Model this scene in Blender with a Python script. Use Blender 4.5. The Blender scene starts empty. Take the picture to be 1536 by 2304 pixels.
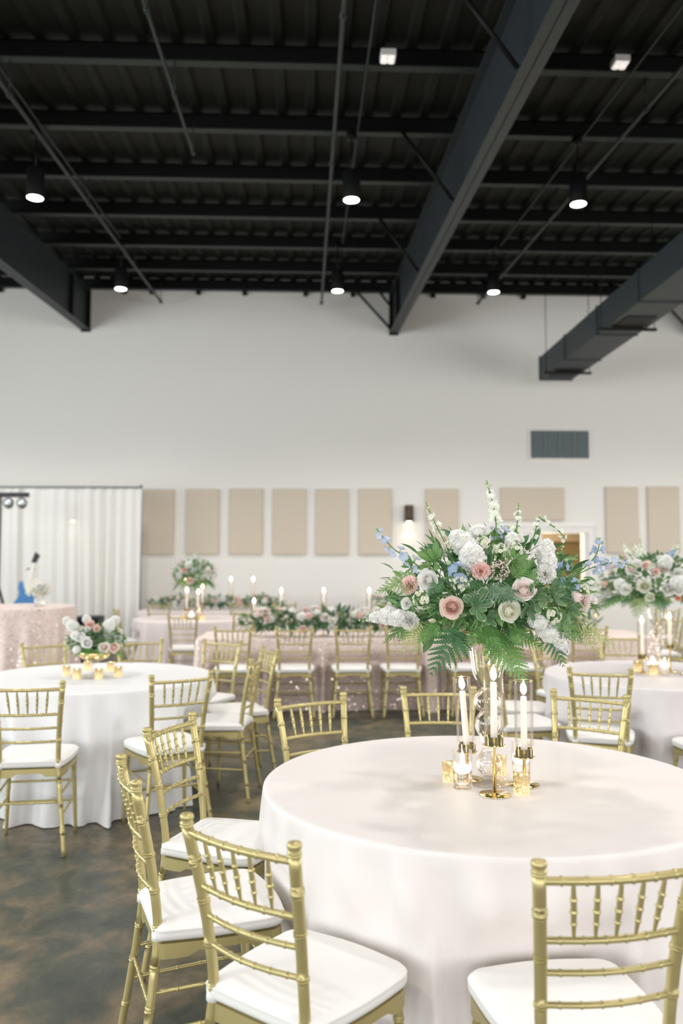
import bpy, math, random
from math import pi, sin, cos, radians, sqrt, atan2
from mathutils import Vector, Matrix, Quaternion

S = bpy.context.scene
COL = S.collection
V = Vector

# ------------------------------------------------------------------ mesh builder
class MB:
    def __init__(s):
        s.v, s.f, s.c, s.m, s.sm = [], [], [], [], []
    def add(s, vs, fs, col=(1, 1, 1), mi=0, smooth=True):
        o = len(s.v)
        s.v += [tuple(p) for p in vs]
        s.c += (list(col) if (len(col) and isinstance(col[0], (tuple, list))) else [col] * len(vs))
        s.f += [tuple(i + o for i in q) for q in fs]
        s.m += [mi] * len(fs)
        s.sm += [smooth] * len(fs)
        return s
    def merge(s, o, M):
        off = len(s.v)
        s.v += [tuple(M @ V(p)) for p in o.v]
        s.c += o.c
        s.f += [tuple(i + off for i in q) for q in o.f]
        s.m += o.m
        s.sm += o.sm
        return s
    def mesh(s, name, mats):
        me = bpy.data.meshes.new(name)
        me.from_pydata(s.v, [], s.f)
        a = me.color_attributes.new('Col', 'FLOAT_COLOR', 'POINT')
        flat = []
        for c in s.c:
            flat += [c[0], c[1], c[2], 1.0]
        a.data.foreach_set('color', flat)
        for m in (mats if isinstance(mats, (list, tuple)) else [mats]):
            me.materials.append(m)
        me.polygons.foreach_set('material_index', s.m)
        me.polygons.foreach_set('use_smooth', s.sm)
        me.update()
        return me

def put(name, me, parent=None, M=None):
    o = bpy.data.objects.new(name, me)
    COL.objects.link(o)
    if parent is not None:
        o.parent = parent
    if M is not None:
        o.matrix_local = M
    return o

def tag(o, label=None, cat=None, group=None, kind=None):
    if label: o['label'] = label
    if cat: o['category'] = cat
    if group: o['group'] = group
    if kind: o['kind'] = kind
    return o

def empty(name, loc=(0, 0, 0), rz=0.0):
    o = bpy.data.objects.new(name, None)
    o.empty_display_size = 0.1
    COL.objects.link(o)
    o.location = loc
    o.rotation_euler = (0, 0, rz)
    return o

def copy_tree(o, parent=None):
    c = o.copy()
    COL.objects.link(c)
    if parent is not None:
        c.parent = parent
    for ch in list(o.children):
        copy_tree(ch, c)
    return c

# ------------------------------------------------------------------ shapes
def box(mb, x0, x1, y0, y1, z0, z1, col=(1, 1, 1), mi=0):
    vs = [(x, y, z) for z in (z0, z1) for y in (y0, y1) for x in (x0, x1)]
    mb.add(vs, [(0, 2, 3, 1), (4, 5, 7, 6), (0, 1, 5, 4), (2, 6, 7, 3), (0, 4, 6, 2), (1, 3, 7, 5)], col, mi, False)
    return mb

def bbox(mb, x0, x1, y0, y1, z0, z1, b=0.01, mi=0, col=(1, 1, 1)):
    """a box with chamfered edges"""
    cx, cy, cz = (x0 + x1) / 2, (y0 + y1) / 2, (z0 + z1) / 2
    hx, hy, hz = (x1 - x0) / 2, (y1 - y0) / 2, (z1 - z0) / 2
    lv = [(-hz, -b), (-hz + b, 0), (hz - b, 0), (hz, -b)]
    vs = []
    for z, d in lv:
        ax, ay = hx + d, hy + d
        for px, py in ((ax - b, -ay), (ax, -ay + b), (ax, ay - b), (ax - b, ay), (-ax + b, ay), (-ax, ay - b), (-ax, -ay + b), (-ax + b, -ay)):
            vs.append((cx + px, cy + py, cz + z))
    fs = []
    for i in range(3):
        for j in range(8):
            fs.append((i * 8 + j, i * 8 + (j + 1) % 8, i * 8 + 8 + (j + 1) % 8, i * 8 + 8 + j))
    fs.append(tuple(reversed(range(8))))
    fs.append(tuple(range(24, 32)))
    mb.add(vs, fs, col, mi, False)
    return mb

def tube(mb, pts, rad, seg=12, mi=0, col=(1, 1, 1), cap=True):
    pts = [V(p) for p in pts]
    n = len(pts)
    if not isinstance(rad, (list, tuple)):
        rad = [rad] * n
    vs, fs = [], []
    T = []
    for i in range(n):
        a, b = pts[max(i - 1, 0)], pts[min(i + 1, n - 1)]
        d = b - a
        T.append(d.normalized() if d.length > 1e-9 else (T[-1] if T else V((0, 0, 1))))
    ref = V((1, 0, 0)) if abs(T[0].x) < 0.8 else V((0, 1, 0))
    u = (ref - T[0] * ref.dot(T[0])).normalized()
    for i in range(n):
        u = (u - T[i] * u.dot(T[i])).normalized()
        w = T[i].cross(u)
        for k in range(seg):
            a = 2 * pi * k / seg
            vs.append(pts[i] + (u * cos(a) + w * sin(a)) * rad[i])
    for i in range(n - 1):
        for k in range(seg):
            k2 = (k + 1) % seg
            fs.append((i * seg + k, i * seg + k2, (i + 1) * seg + k2, (i + 1) * seg + k))
    if cap:
        fs.append(tuple(reversed(range(seg))))
        fs.append(tuple(range((n - 1) * seg, n * seg)))
    mb.add(vs, fs, col, mi)
    return mb

def lathe(mb, prof, seg=32, c=(0, 0, 0), mi=0, col=(1, 1, 1)):
    """prof: list of (r, z) from bottom to top"""
    vs, fs = [], []
    n = len(prof)
    for r, z in prof:
        for k in range(seg):
            a = 2 * pi * k / seg
            vs.append((c[0] + r * cos(a), c[1] + r * sin(a), c[2] + z))
    for i in range(n - 1):
        for k in range(seg):
            k2 = (k + 1) % seg
            fs.append((i * seg + k, i * seg + k2, (i + 1) * seg + k2, (i + 1) * seg + k))
    if prof[0][0] > 1e-5: fs.append(tuple(reversed(range(seg))))
    if prof[-1][0] > 1e-5: fs.append(tuple(range((n - 1) * seg, n * seg)))
    mb.add(vs, fs, col, mi)
    return mb

def lerp(a, b, t): return a + (b - a) * t

def curve_pts(ctrl, n):
    """Catmull-Rom through ctrl points"""
    P = [V(p) for p in ctrl]
    P = [P[0] * 2 - P[1]] + P + [P[-1] * 2 - P[-2]]
    out = []
    m = len(P) - 3
    for i in range(n + 1):
        t = i / n * m
        k = min(int(t), m - 1)
        t -= k
        p0, p1, p2, p3 = P[k:k + 4]
        out.append(0.5 * ((2 * p1) + (p2 - p0) * t + (2 * p0 - 5 * p1 + 4 * p2 - p3) * t * t + (3 * p1 - p0 - 3 * p2 + p3) * t ** 3))
    return out

def frame(pos, zdir, ref=(0, 0, 1), s=1.0, roll=0.0):
    z = V(zdir).normalized()
    r = V(ref)
    if abs(z.dot(r.normalized())) > 0.97: r = V((1, 0, 0)) if abs(z.x) < .9 else V((0, 1, 0))
    x = r.cross(z).normalized()
    y = z.cross(x)
    R = Matrix((x, y, z)).transposed() @ Matrix.Rotation(roll, 3, 'Z')
    return Matrix.Translation(V(pos)) @ (R * s).to_4x4()

# ------------------------------------------------------------------ materials
def mat(name, base=(.8, .8, .8), rough=.5, metal=0., spec=.5, emis=None, es=0., **kw):
    m = bpy.data.materials.new(name)
    m.use_nodes = True
    b = m.node_tree.nodes['Principled BSDF']
    b.inputs['Base Color'].default_value = (*base, 1)
    b.inputs['Roughness'].default_value = rough
    b.inputs['Metallic'].default_value = metal
    b.inputs['Specular IOR Level'].default_value = spec
    if emis:
        b.inputs['Emission Color'].default_value = (*emis, 1)
        b.inputs['Emission Strength'].default_value = es
    for k, v in kw.items():
        b.inputs[k.replace('_', ' ')].default_value = v
    return m

def nodes(m): return m.node_tree.nodes, m.node_tree.links, m.node_tree.nodes['Principled BSDF']

def noise_bump(m, scale, strength, dist=.01, detail=3, coord='Object', stretch=None):
    N, L, b = nodes(m)
    tc = N.new('ShaderNodeTexCoord')
    no = N.new('ShaderNodeTexNoise')
    no.inputs['Scale'].default_value = scale
    no.inputs['Detail'].default_value = detail
    if stretch:
        mp = N.new('ShaderNodeMapping')
        mp.inputs['Scale'].default_value = stretch
        L.new(tc.outputs[coord], mp.inputs['Vector'])
        L.new(mp.outputs[0], no.inputs['Vector'])
    else:
        L.new(tc.outputs[coord], no.inputs['Vector'])
    bu = N.new('ShaderNodeBump')
    bu.inputs['Strength'].default_value = strength
    bu.inputs['Distance'].default_value = dist
    L.new(no.outputs['Fac'], bu.inputs['Height'])
    L.new(bu.outputs[0], b.inputs['Normal'])
    return m

def noise_color(m, c1, c2, scale, detail=4, lo=.35, hi=.65, coord='Object'):
    N, L, b = nodes(m)
    tc = N.new('ShaderNodeTexCoord')
    no = N.new('ShaderNodeTexNoise')
    no.inputs['Scale'].default_value = scale
    no.inputs['Detail'].default_value = detail
    L.new(tc.outputs[coord], no.inputs['Vector'])
    cr = N.new('ShaderNodeValToRGB')
    cr.color_ramp.elements[0].position = lo
    cr.color_ramp.elements[1].position = hi
    cr.color_ramp.elements[0].color = (*c1, 1)
    cr.color_ramp.elements[1].color = (*c2, 1)
    L.new(no.outputs['Fac'], cr.inputs['Fac'])
    L.new(cr.outputs['Color'], b.inputs['Base Color'])
    return m

def attr_mat(name, rough, transl, spec=.4, tint=(1, 1, 1)):
    """colour comes from the mesh, some light passes through the blade or petal"""
    m = mat(name, rough=rough, spec=spec)
    N, L, b = nodes(m)
    at = N.new('ShaderNodeAttribute')
    at.attribute_name = 'Col'
    L.new(at.outputs['Color'], b.inputs['Base Color'])
    tr = N.new('ShaderNodeBsdfTranslucent')
    L.new(at.outputs['Color'], tr.inputs['Color'])
    mx = N.new('ShaderNodeMixShader')
    mx.inputs[0].default_value = transl
    L.new(b.outputs[0], mx.inputs[1])
    L.new(tr.outputs[0], mx.inputs[2])
    L.new(mx.outputs[0], N['Material Output'].inputs['Surface'])
    return m

def thin_glass(name, tint=(.97, .97, .96), edge=(.80, .78, .76), refl=.06, rough=.02):
    """thin-walled clear glass: see-through face on, denser and shinier at grazing angles"""
    m = bpy.data.materials.new(name)
    m.use_nodes = True
    N, L = m.node_tree.nodes, m.node_tree.links
    N.remove(N['Principled BSDF'])
    lw = N.new('ShaderNodeLayerWeight')
    lw.inputs['Blend'].default_value = .28
    mixc = N.new('ShaderNodeMix'); mixc.data_type = 'RGBA'
    mixc.inputs['A'].default_value = (*tint, 1)
    mixc.inputs['B'].default_value = (*edge, 1)
    L.new(lw.outputs['Facing'], mixc.inputs['Factor'])
    t = N.new('ShaderNodeBsdfTransparent')
    L.new(mixc.outputs['Result'], t.inputs['Color'])
    g = N.new('ShaderNodeBsdfGlossy')
    g.inputs['Roughness'].default_value = rough
    g.inputs['Color'].default_value = (1, .95, .90, 1)
    fr = N.new('ShaderNodeMath'); fr.operation = 'MULTIPLY_ADD'
    fr.inputs[1].default_value = .5
    fr.inputs[2].default_value = refl
    L.new(lw.outputs['Fresnel'], fr.inputs[0])
    mx = N.new('ShaderNodeMixShader')
    L.new(fr.outputs[0], mx.inputs[0])
    L.new(t.outputs[0], mx.inputs[1])
    L.new(g.outputs[0], mx.inputs[2])
    L.new(mx.outputs[0], N['Material Output'].inputs['Surface'])
    return m

M = {}
M['gold'] = noise_bump(mat('gold_paint', (.53, .45, .205), .32, .5, .5), 240, .05, .001)
M['cushion'] = noise_bump(mat('white_cushion_cloth', (.86, .845, .82), .8, 0, .25), 9, .12, .02, 4)
M['cloth_blush'] = noise_bump(mat('blush_white_satin', (.87, .815, .795), .5, 0, .35), 3.0, .10, .03, 4)
M['cloth_white'] = noise_bump(mat('white_satin', (.85, .845, .85), .5, 0, .35), 3.0, .10, .03, 4)
M['cloth_lilac'] = noise_bump(mat('pale_lilac_satin', (.80, .755, .765), .5, 0, .35), 3.0, .10, .03, 4)
M['cloth_pink'] = noise_bump(mat('pale_pink_satin', (.80, .71, .705), .5, 0, .35), 3.0, .10, .03, 4)
M['wall'] = noise_bump(mat('painted_wall', (.815, .79, .757), .85, 0, .2), 60, .04, .004)
M['panel'] = noise_bump(mat('acoustic_fabric', (.63, .55, .455), .95, 0, .1), 300, .15, .003)
M['trim'] = mat('white_trim', (.82, .79, .77), .5)
M['deck'] = mat('black_roof_deck', (.0125, .0130, .0105), .6, 0, .2)
M['steel'] = mat('black_steel', (.0045, .005, .0045), .55, 0, .2)
M['beam'] = mat('dark_painted_beam', (.026, .032, .037), .5, 0, .3)
M['duct'] = mat('dark_grey_duct', (.036, .044, .050), .5, .1, .3)
M['pipe'] = mat('dark_pipe', (.026, .034, .030), .5, .1, .3)
M['lamp_black'] = mat('black_lamp_housing', (.004, .0045, .0045), .5, 0, .2)
M['lamp_on'] = mat('lit_lamp_lens', (.9, .95, 1), .4, emis=(.88, .97, 1.0), es=12)
M['cell_on'] = mat('lit_white_cells', (.9, .88, .85), .4, emis=(1, .93, .88), es=.55)
M['bronze'] = mat('bronze_sconce', (.085, .055, .038), .5, .4)
M['bulb_warm'] = mat('warm_sconce_bulb', (1, .9, .7), .4, emis=(1, .82, .52), es=14)
M['vent'] = noise_bump(mat('grey_vent', (.17, .205, .215), .6), 90, .2, .004)
M['ochre'] = mat('ochre_wall', (.40, .29, .13), .8)
M['brown'] = mat('brown_soffit', (.20, .15, .09), .8)
M['black'] = mat('black_plastic', (.012, .012, .013), .5)
M['lens'] = mat('par_lens', (.75, .8, .82), .1, .6)
M['blue'] = mat('blue_lacquer', (.03, .19, .46), .25)
M['maple'] = mat('pale_maple', (.82, .78, .70), .4)
M['petal'] = attr_mat('petal', .6, .4, .25)
M['leaf'] = attr_mat('leaf', .42, .25, .4)
M['glass'] = thin_glass('clear_glass', tint=(.98, .975, .97), edge=(.90, .885, .87))
M['smoky'] = thin_glass('champagne_glass', tint=(.985, .972, .962), edge=(.93, .89, .86))
M['water'] = thin_glass('water', tint=(.99, .99, .99), edge=(.93, .93, .92), refl=.03)
M['mirror_gold'] = mat('polished_gold', (.86, .66, .33), .16, 1.0)
M['rim_gold'] = mat('gold_rim', (.80, .58, .33), .25, .9)
M['mercury'] = mat('mercury_gold_glass', (.86, .71, .44), .22, .8)
N_, L_, b_ = nodes(M['mercury'])
noise_bump(M['mercury'], 160, .5, .003)
_t = N_.new('ShaderNodeBsdfTranslucent'); _t.inputs['Color'].default_value = (1.0, .90, .70, 1)
_m = N_.new('ShaderNodeMixShader')
_tc = N_.new('ShaderNodeTexCoord'); _n = N_.new('ShaderNodeTexNoise'); _n.inputs['Scale'].default_value = 190
_r = N_.new('ShaderNodeMapRange'); _r.inputs['From Min'].default_value = .42; _r.inputs['From Max'].default_value = .58; _r.inputs['To Min'].default_value = .12; _r.inputs['To Max'].default_value = .72
L_.new(_tc.outputs['Object'], _n.inputs['Vector']); L_.new(_n.outputs['Fac'], _r.inputs['Value']); L_.new(_r.outputs[0], _m.inputs[0])
L_.new(b_.outputs[0], _m.inputs[1]); L_.new(_t.outputs[0], _m.inputs[2]); L_.new(_m.outputs[0], N_['Material Output'].inputs['Surface'])
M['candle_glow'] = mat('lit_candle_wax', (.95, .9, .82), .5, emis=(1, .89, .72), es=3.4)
M['wax'] = mat('glowing_white_wax', (.90, .87, .83), .45, emis=(1, .86, .70), es=.30)  # faint emission stands in for flame light passing through the wax
M['flame'] = mat('flame', (1, .8, .4), .5, emis=(1, .82, .50), es=38)
M['wick'] = mat('wick', (.05, .04, .03), .9)
M['stem_green'] = mat('stem_green', (.16, .30, .08), .5)

# floor: acid-stained concrete
m = mat('stained_concrete', rough=.34, spec=.45)
N, L, b = nodes(m)
tc = N.new('ShaderNodeTexCoord')
mp = N.new('ShaderNodeMapping'); mp.inputs['Scale'].default_value = (1, .8, 1)
L.new(tc.outputs['Object'], mp.inputs[0])
n1 = N.new('ShaderNodeTexNoise'); n1.inputs['Scale'].default_value = 1.55; n1.inputs['Detail'].default_value = 8; n1.inputs['Roughness'].default_value = .62; n1.inputs['Distortion'].default_value = .7
n2 = N.new('ShaderNodeTexNoise'); n2.inputs['Scale'].default_value = 5.5; n2.inputs['Detail'].default_value = 7; n2.inputs['Roughness'].default_value = .7; n2.inputs['Distortion'].default_value = .5
L.new(mp.outputs[0], n1.inputs['Vector']); L.new(mp.outputs[0], n2.inputs['Vector'])
mx = N.new('ShaderNodeMath'); mx.operation = 'MULTIPLY_ADD'; mx.inputs[1].default_value = .42
sb = N.new('ShaderNodeMath'); sb.operation = 'MULTIPLY'; sb.inputs[1].default_value = .62
L.new(n1.outputs['Fac'], sb.inputs[0]); L.new(n2.outputs['Fac'], mx.inputs[0]); L.new(sb.outputs[0], mx.inputs[2])
cr = N.new('ShaderNodeValToRGB')
e = cr.color_ramp.elements
e[0].position = .40; e[0].color = (.036, .046, .038, 1)
e[1].position = .65; e[1].color = (.255, .198, .118, 1)
x = e.new(.49); x.color = (.070, .076, .057, 1)
x = e.new(.55); x.color = (.135, .112, .072, 1)
L.new(mx.outputs[0], cr.inputs[0]); L.new(cr.outputs[0], b.inputs['Base Color'])
n3 = N.new('ShaderNodeTexNoise'); n3.inputs['Scale'].default_value = 9; n3.inputs['Detail'].default_value = 6
L.new(tc.outputs['Object'], n3.inputs['Vector'])
mr = N.new('ShaderNodeMapRange'); mr.inputs['To Min'].default_value = .26; mr.inputs['To Max'].default_value = .5
L.new(n3.outputs['Fac'], mr.inputs['Value']); L.new(mr.outputs[0], b.inputs['Roughness'])
bu = N.new('ShaderNodeBump'); bu.inputs['Strength'].default_value = .08; bu.inputs['Distance'].default_value = .01
L.new(n2.outputs['Fac'], bu.inputs['Height']); L.new(bu.outputs[0], b.inputs['Normal'])
M['floor'] = m

# sequin cloth: each sequin its own tilt
m = mat('pink_sequin', (.66, .48, .43), .34, .12, .5)
N, L, b = nodes(m)
tc = N.new('ShaderNodeTexCoord')
vo = N.new('ShaderNodeTexVoronoi'); vo.inputs['Scale'].default_value = 115
L.new(tc.outputs['Object'], vo.inputs['Vector'])
sub = N.new('ShaderNodeVectorMath'); sub.operation = 'SUBTRACT'; sub.inputs[1].default_value = (.5, .5, .5)
L.new(vo.outputs['Color'], sub.inputs[0])
sc = N.new('ShaderNodeVectorMath'); sc.operation = 'SCALE'; sc.inputs['Scale'].default_value = .38
L.new(sub.outputs[0], sc.inputs[0])
ge = N.new('ShaderNodeNewGeometry')
ad = N.new('ShaderNodeVectorMath'); ad.operation = 'ADD'
L.new(ge.outputs['Normal'], ad.inputs[0]); L.new(sc.outputs[0], ad.inputs[1])
no = N.new('ShaderNodeVectorMath'); no.operation = 'NORMALIZE'
L.new(ad.outputs[0], no.inputs[0]); L.new(no.outputs[0], b.inputs['Normal'])
cr = N.new('ShaderNodeValToRGB')
cr.color_ramp.elements[0].color = (.70, .53, .48, 1); cr.color_ramp.elements[1].color = (.92, .79, .745, 1)
sx = N.new('ShaderNodeSeparateColor'); L.new(vo.outputs['Color'], sx.inputs[0])
L.new(sx.outputs[0], cr.inputs[0]); L.new(cr.outputs[0], b.inputs['Base Color'])
gt = N.new('ShaderNodeMath'); gt.operation = 'GREATER_THAN'; gt.inputs[1].default_value = .972
L.new(sx.outputs[2], gt.inputs[0])
for sock, lo, hi in (('Metallic', .10, .95), ('Roughness', .36, .12)):      # a few sequins lie flat and mirror-bright
    mr = N.new('ShaderNodeMapRange'); mr.inputs['To Min'].default_value = lo; mr.inputs['To Max'].default_value = hi
    L.new(gt.outputs[0], mr.inputs['Value']); L.new(mr.outputs[0], b.inputs[sock])
M['sequin'] = m

# sheer drape
m = bpy.data.materials.new('sheer_white_drape'); m.use_nodes = True
N, L = m.node_tree.nodes, m.node_tree.links
b = N['Principled BSDF']; b.inputs['Base Color'].default_value = (.95, .935, .91, 1); b.inputs['Roughness'].default_value = .8
tr = N.new('ShaderNodeBsdfTranslucent'); tr.inputs['Color'].default_value = (.92, .90, .86, 1)
tp = N.new('ShaderNodeBsdfTransparent')
m1 = N.new('ShaderNodeMixShader'); m1.inputs[0].default_value = .15
m2 = N.new('ShaderNodeMixShader'); m2.inputs[0].default_value = .15
L.new(b.outputs[0], m1.inputs[1]); L.new(tr.outputs[0], m1.inputs[2])
L.new(m1.outputs[0], m2.inputs[1]); L.new(tp.outputs[0], m2.inputs[2])
L.new(m2.outputs[0], N['Material Output'].inputs['Surface'])
M['drape'] = m

# ------------------------------------------------------------------ room
XL, XR, YF, YB = -9.5, 11.0, -8.0, 15.34
SL = .0744
def roof(y): return 6.567 + SL * (y - YB)          # underside of the purlins

def struct(name, mb, m, parent=None):
    o = put(name, mb.mesh(name, m), parent)
    if parent is None: o['kind'] = 'structure'
    return o

struct('floor', box(MB(), XL - .3, XR + .3, YF - .3, YB + 4.5, -.12, 0), M['floor'])
DX0, DX1, DZ = 4.33, 5.13, 2.11                      # open doorway
mb = MB()
box(mb, XL, DX0, YB, YB + .2, 0, 6.95); box(mb, DX1, XR, YB, YB + .2, 0, 6.95); box(mb, DX0, DX1, YB, YB + .2, DZ, 6.95)
struct('wall_back', mb, M['wall'])
struct('wall_left', box(MB(), XL - .2, XL, YF, YB + .2, 0, 6.95), M['wall'])
struct('wall_right', box(MB(), XR, XR + .2, YF, YB + .2, 0, 6.95), M['wall'])
struct('wall_front', box(MB(), XL, XR, YF - .2, YF, 0, 6.3), M['wall'])
# deck with ribs
mb = MB()
prof = []
x = XL
while x < XR:
    prof += [(x, 0), (x + .17, 0), (x + .20, -.028), (x + .27, -.028)]
    x += .30
vs, fs = [], []
for (px, pz) in prof:
    for y in (YF - .2, YB + .2):
        vs.append((px, y, roof(y) + .25 + pz))
for i in range(len(prof) - 1):
    fs.append((2 * i, 2 * i + 1, 2 * i + 3, 2 * i + 2))
mb.add(vs, fs, smooth=False)
deck = struct('ceiling', mb, M['deck'])
for k in range(-2, 7):
    y = 7.26 + 1.345 * k if k < 6 else 15.27
    z = roof(y)
    mb = MB(); box(mb, XL, XR, y, y + .014, z + .012, z + .21); box(mb, XL, XR, y - .075, y + .014, z, z + .012, mi=1); box(mb, XL, XR, y, y + .07, z + .198, z + .21)
    put('purlin', mb.mesh('purlin', [M['steel'], M['pipe']]), deck)  # bottom flange in a lighter material: the light it catches, put into colour
for x in (-6.2, -5.6, -3.35, -2.85, -2.0, -1.15, -.03, .85, 2.35, 3.3, 4.05):
    put('girt_clip', box(MB(), x - .04, x + .04, 15.26, 15.338, 6.50, 6.60).mesh('girt_clip', M['steel']), deck)

def slab(mb, x0, x1, ys, zt, zb, mi=0):
    """a slab following the roof pitch; zt, zb: height functions of y"""
    vs = []
    for y in ys:
        vs += [(x0, y, zb(y)), (x1, y, zb(y)), (x1, y, zt(y)), (x0, y, zt(y))]
    fs = [(0, 1, 2, 3)]
    n = len(ys)
    for i in range(n - 1):
        o = 4 * i
        for j in range(4):
            fs.append((o + j, o + 4 + j, o + 4 + (j + 1) % 4, o + (j + 1) % 4))
    o = 4 * (n - 1)
    fs.append((o + 3, o + 2, o + 1, o))
    mb.add(vs, fs, mi=mi, smooth=False)
    return mb

def rafter(xc, label, braces=(5.92, 8.6, 11.3)):
    r = empty('rafter_beam', (xc, 0, 0))
    tag(r, label, 'beam', 'steel rafters')
    ys = [YF, 12.0, YB - .01]
    bot = lambda y: roof(y) - .75
    put('web', slab(MB(), -.008, .008, ys, lambda y: roof(y) - .004, lambda y: bot(y)).mesh('web', M['beam']), r)
    put('flange', slab(MB(), -.085, .085, ys, lambda y: bot(y) + .016, lambda y: bot(y)).mesh('flange', M['beam']), r)
    put('flange', slab(MB(), -.085, .085, ys, lambda y: roof(y) - .002, lambda y: roof(y) - .018).mesh('flange', M['beam']), r)
    put('stiffener', box(MB(), -.08, .08, 14.2, 14.216, bot(14.2) + .016, roof(14.2) - .02).mesh('stiffener', M['steel']), r)
    put('end_plate', box(MB(), -.085, .085, 15.30, 15.338, bot(15.3) - .03, roof(15.3) - .02).mesh('end_plate', M['steel']), r)
    for y in braces:
        put('brace', tube(MB(), [(-.09, y - .1, bot(y) + .02), (-.62, y - .1, roof(y) - .0)], .022, 6).mesh('brace', M['steel']), r)
    for dx, dz in ((-.68, .03), (-.26, .45)):
        put('brace', tube(MB(), [(-.04, 15.2, bot(15.2) + (.03 if dx < -.5 else .45)), (dx, 15.2, roof(15.2) - .01)], .024, 6).mesh('brace', M['steel']), r)
    return r
rafter(1.61, 'long dark steel rafter crossing the black ceiling above the tall flower arrangement')
rafter(-4.05, 'dark steel rafter meeting the back wall above the white sheer drape')
rafter(7.27, 'dark steel rafter hidden behind the hanging duct, only its wall brace showing')

def ceiling_pipe(x, y0, y1, off, rad, label, clamps):
    r = empty('ceiling_pipe', (x, 0, 0)); tag(r, label, 'pipe', 'ceiling pipes')
    put('tube', tube(MB(), [(0, y0, roof(y0) - off), (0, y1, roof(y1) - off)], rad, 10).mesh('tube', M['pipe']), r)
    for y in clamps:
        mb = MB()
        tube(mb, [(0, y - .03, roof(y) - off), (0, y + .03, roof(y) - off)], rad * 1.45, 10)
        tube(mb, [(0, y, roof(y) - off), (0, y, roof(y) + .02)], .006, 6)
        put('hanger', mb.mesh('hanger', M['pipe']), r)
ceiling_pipe(-2.62, -6, 14.95, .30, .021, 'thin dark pipe under the ceiling ending above the beige wall panels beside the drape', (7.26, 9.95, 12.64, 14.9))
ceiling_pipe(.26, -6, 14.9, .30, .021, 'thin dark pipe under the ceiling running beside the middle pair of pendant lamps', (5.92, 8.6, 11.3, 14.85))
ceiling_pipe(3.07, -6, 14.75, .30, .021, 'thin dark pipe under the ceiling between the long rafter and the hanging duct', (7.26, 9.95, 12.64, 14.7))
ceiling_pipe(-1.17, -6, 8.45, .30, .016, 'thin dark conduit with round junction box ending part way across the ceiling', (5.92, 7.2, 8.4))

for x, w in ((-2.80, 'feeding the pendant lamps beside the drape'), (.455, 'feeding the pendant lamps by the middle pipe'), (2.83, 'feeding the pendant lamps between rafter and duct')):
    r = empty('ceiling_conduit', (x, 0, 0)); tag(r, 'very thin dark conduit on the ceiling ' + w, 'conduit', 'lamp conduits')
    put('tube', tube(MB(), [(.068, -6, roof(-6) - .025), (.068, 12.2, roof(12.2) - .025)], .011, 8).mesh('tube', M['pipe']), r)

# hanging duct
dr = empty('air_duct', (4.41, 0, 0)); tag(dr, 'long dark grey rectangular air duct hung below the ceiling beside the wall vent', 'duct')
dz0, dz1 = 4.80, 5.20
put('duct_body', box(MB(), -.285, .285, -6, 14.55, dz0, dz1).mesh('duct_body', M['duct']), dr)
for y in (14.54, 13.1, 11.6, 10.1, 8.6, 7.1):
    put('seam_flange', box(MB(), -.30, .30, y - .012, y + .012, dz0 - .015, dz1 + .015).mesh('seam_flange', M['duct']), dr)
for y in (13.85, 11.2, 8.6):
    put('hanger_bar', box(MB(), -.40, .40, y - .02, y + .02, dz0 - .055, dz0 - .017).mesh('hanger_bar', M['steel']), dr)
    for sx in (-.37, .37):
        put('hanger_rod', tube(MB(), [(sx, y, dz0 - .05), (sx, y, roof(y) + .0)], .006, 6).mesh('hanger_rod', M['steel']), dr)
for y in (14.0, 11.0):
    g = MB(); box(g, -.2, .2, y - .3, y + .3, dz0 - .012, dz0 - .001)
    gr = put('air_grille', g.mesh('air_grille', M['steel']), dr)
    for k in range(7):
        pass

# pendant lamps
def pendant(x, y, label):
    zb = 5.30 + SL * (y - 8.5)
    r = empty('pendant_lamp', (x, y, zb)); tag(r, label, 'lamp', 'ceiling pendant lamps')
    mb = MB(); lathe(mb, [(.088, .0), (.09, .005), (.09, .285), (.082, .30), (.02, .31)], 24)
    put('lamp_housing', mb.mesh('lamp_housing', M['lamp_black']), r)
    put('lamp_lens', lathe(MB(), [(.0, -.012), (.05, -.010), (.080, .0), (.085, .004)], 24).mesh('lamp_lens', M['lamp_on']), r)
    put('rod', tube(MB(), [(0, 0, .30), (0, 0, roof(y) - zb - .10)], .009, 8).mesh('rod', M['lamp_black']), r)
    put('lamp_canopy', lathe(MB(), [(.055, roof(y) - zb - .11), (.06, roof(y) - zb - .10), (.05, roof(y) - zb - .04), (.02, roof(y) - zb)], 20).mesh('lamp_canopy', M['lamp_black']), r)
    return r
PEND = [(-2.80, 8.55, 'black cylinder pendant lamp lit over the gap between drape and pipe, front row'),
        (.455, 8.45, 'black cylinder pendant lamp lit beside the middle ceiling pipe, front row'),
        (2.83, 8.45, 'black cylinder pendant lamp lit between long rafter and duct, front row'),
        (-2.74, 12.25, 'small black pendant lamp close to the back wall, above the panels beside the drape'),
        (.45, 12.2, 'small black pendant lamp lit close to the back wall, beside the middle pipe end'),
        (2.77, 12.15, 'small black pendant lamp lit close to the back wall, between rafter end and duct')]
for a in PEND: pendant(*a)
def lamp(kind, name, loc, energy, color, **kw):
    l = bpy.data.lights.new(name, kind); l.energy = energy; l.color = color
    for k, v in kw.items(): setattr(l, k, v)
    o = bpy.data.objects.new(name, l); COL.objects.link(o); o.location = loc
    return o
PROW = {12.2: 305, 8.5: 200, 4.8: 185, 1.1: 155}
WF, WL, WR = 222, 235, 175
for x in (-6.2, -2.78, .455, 2.8, 6.0, 9.0):
    for y in PROW:
        z = 5.30 + SL * (y - 8.5) - .03
        lamp('SPOT', 'pendant_light', (x, y, z), PROW[y], (1.0, .955, .92), spot_size=radians(128), spot_blend=.85, shadow_soft_size=.16)

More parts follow.
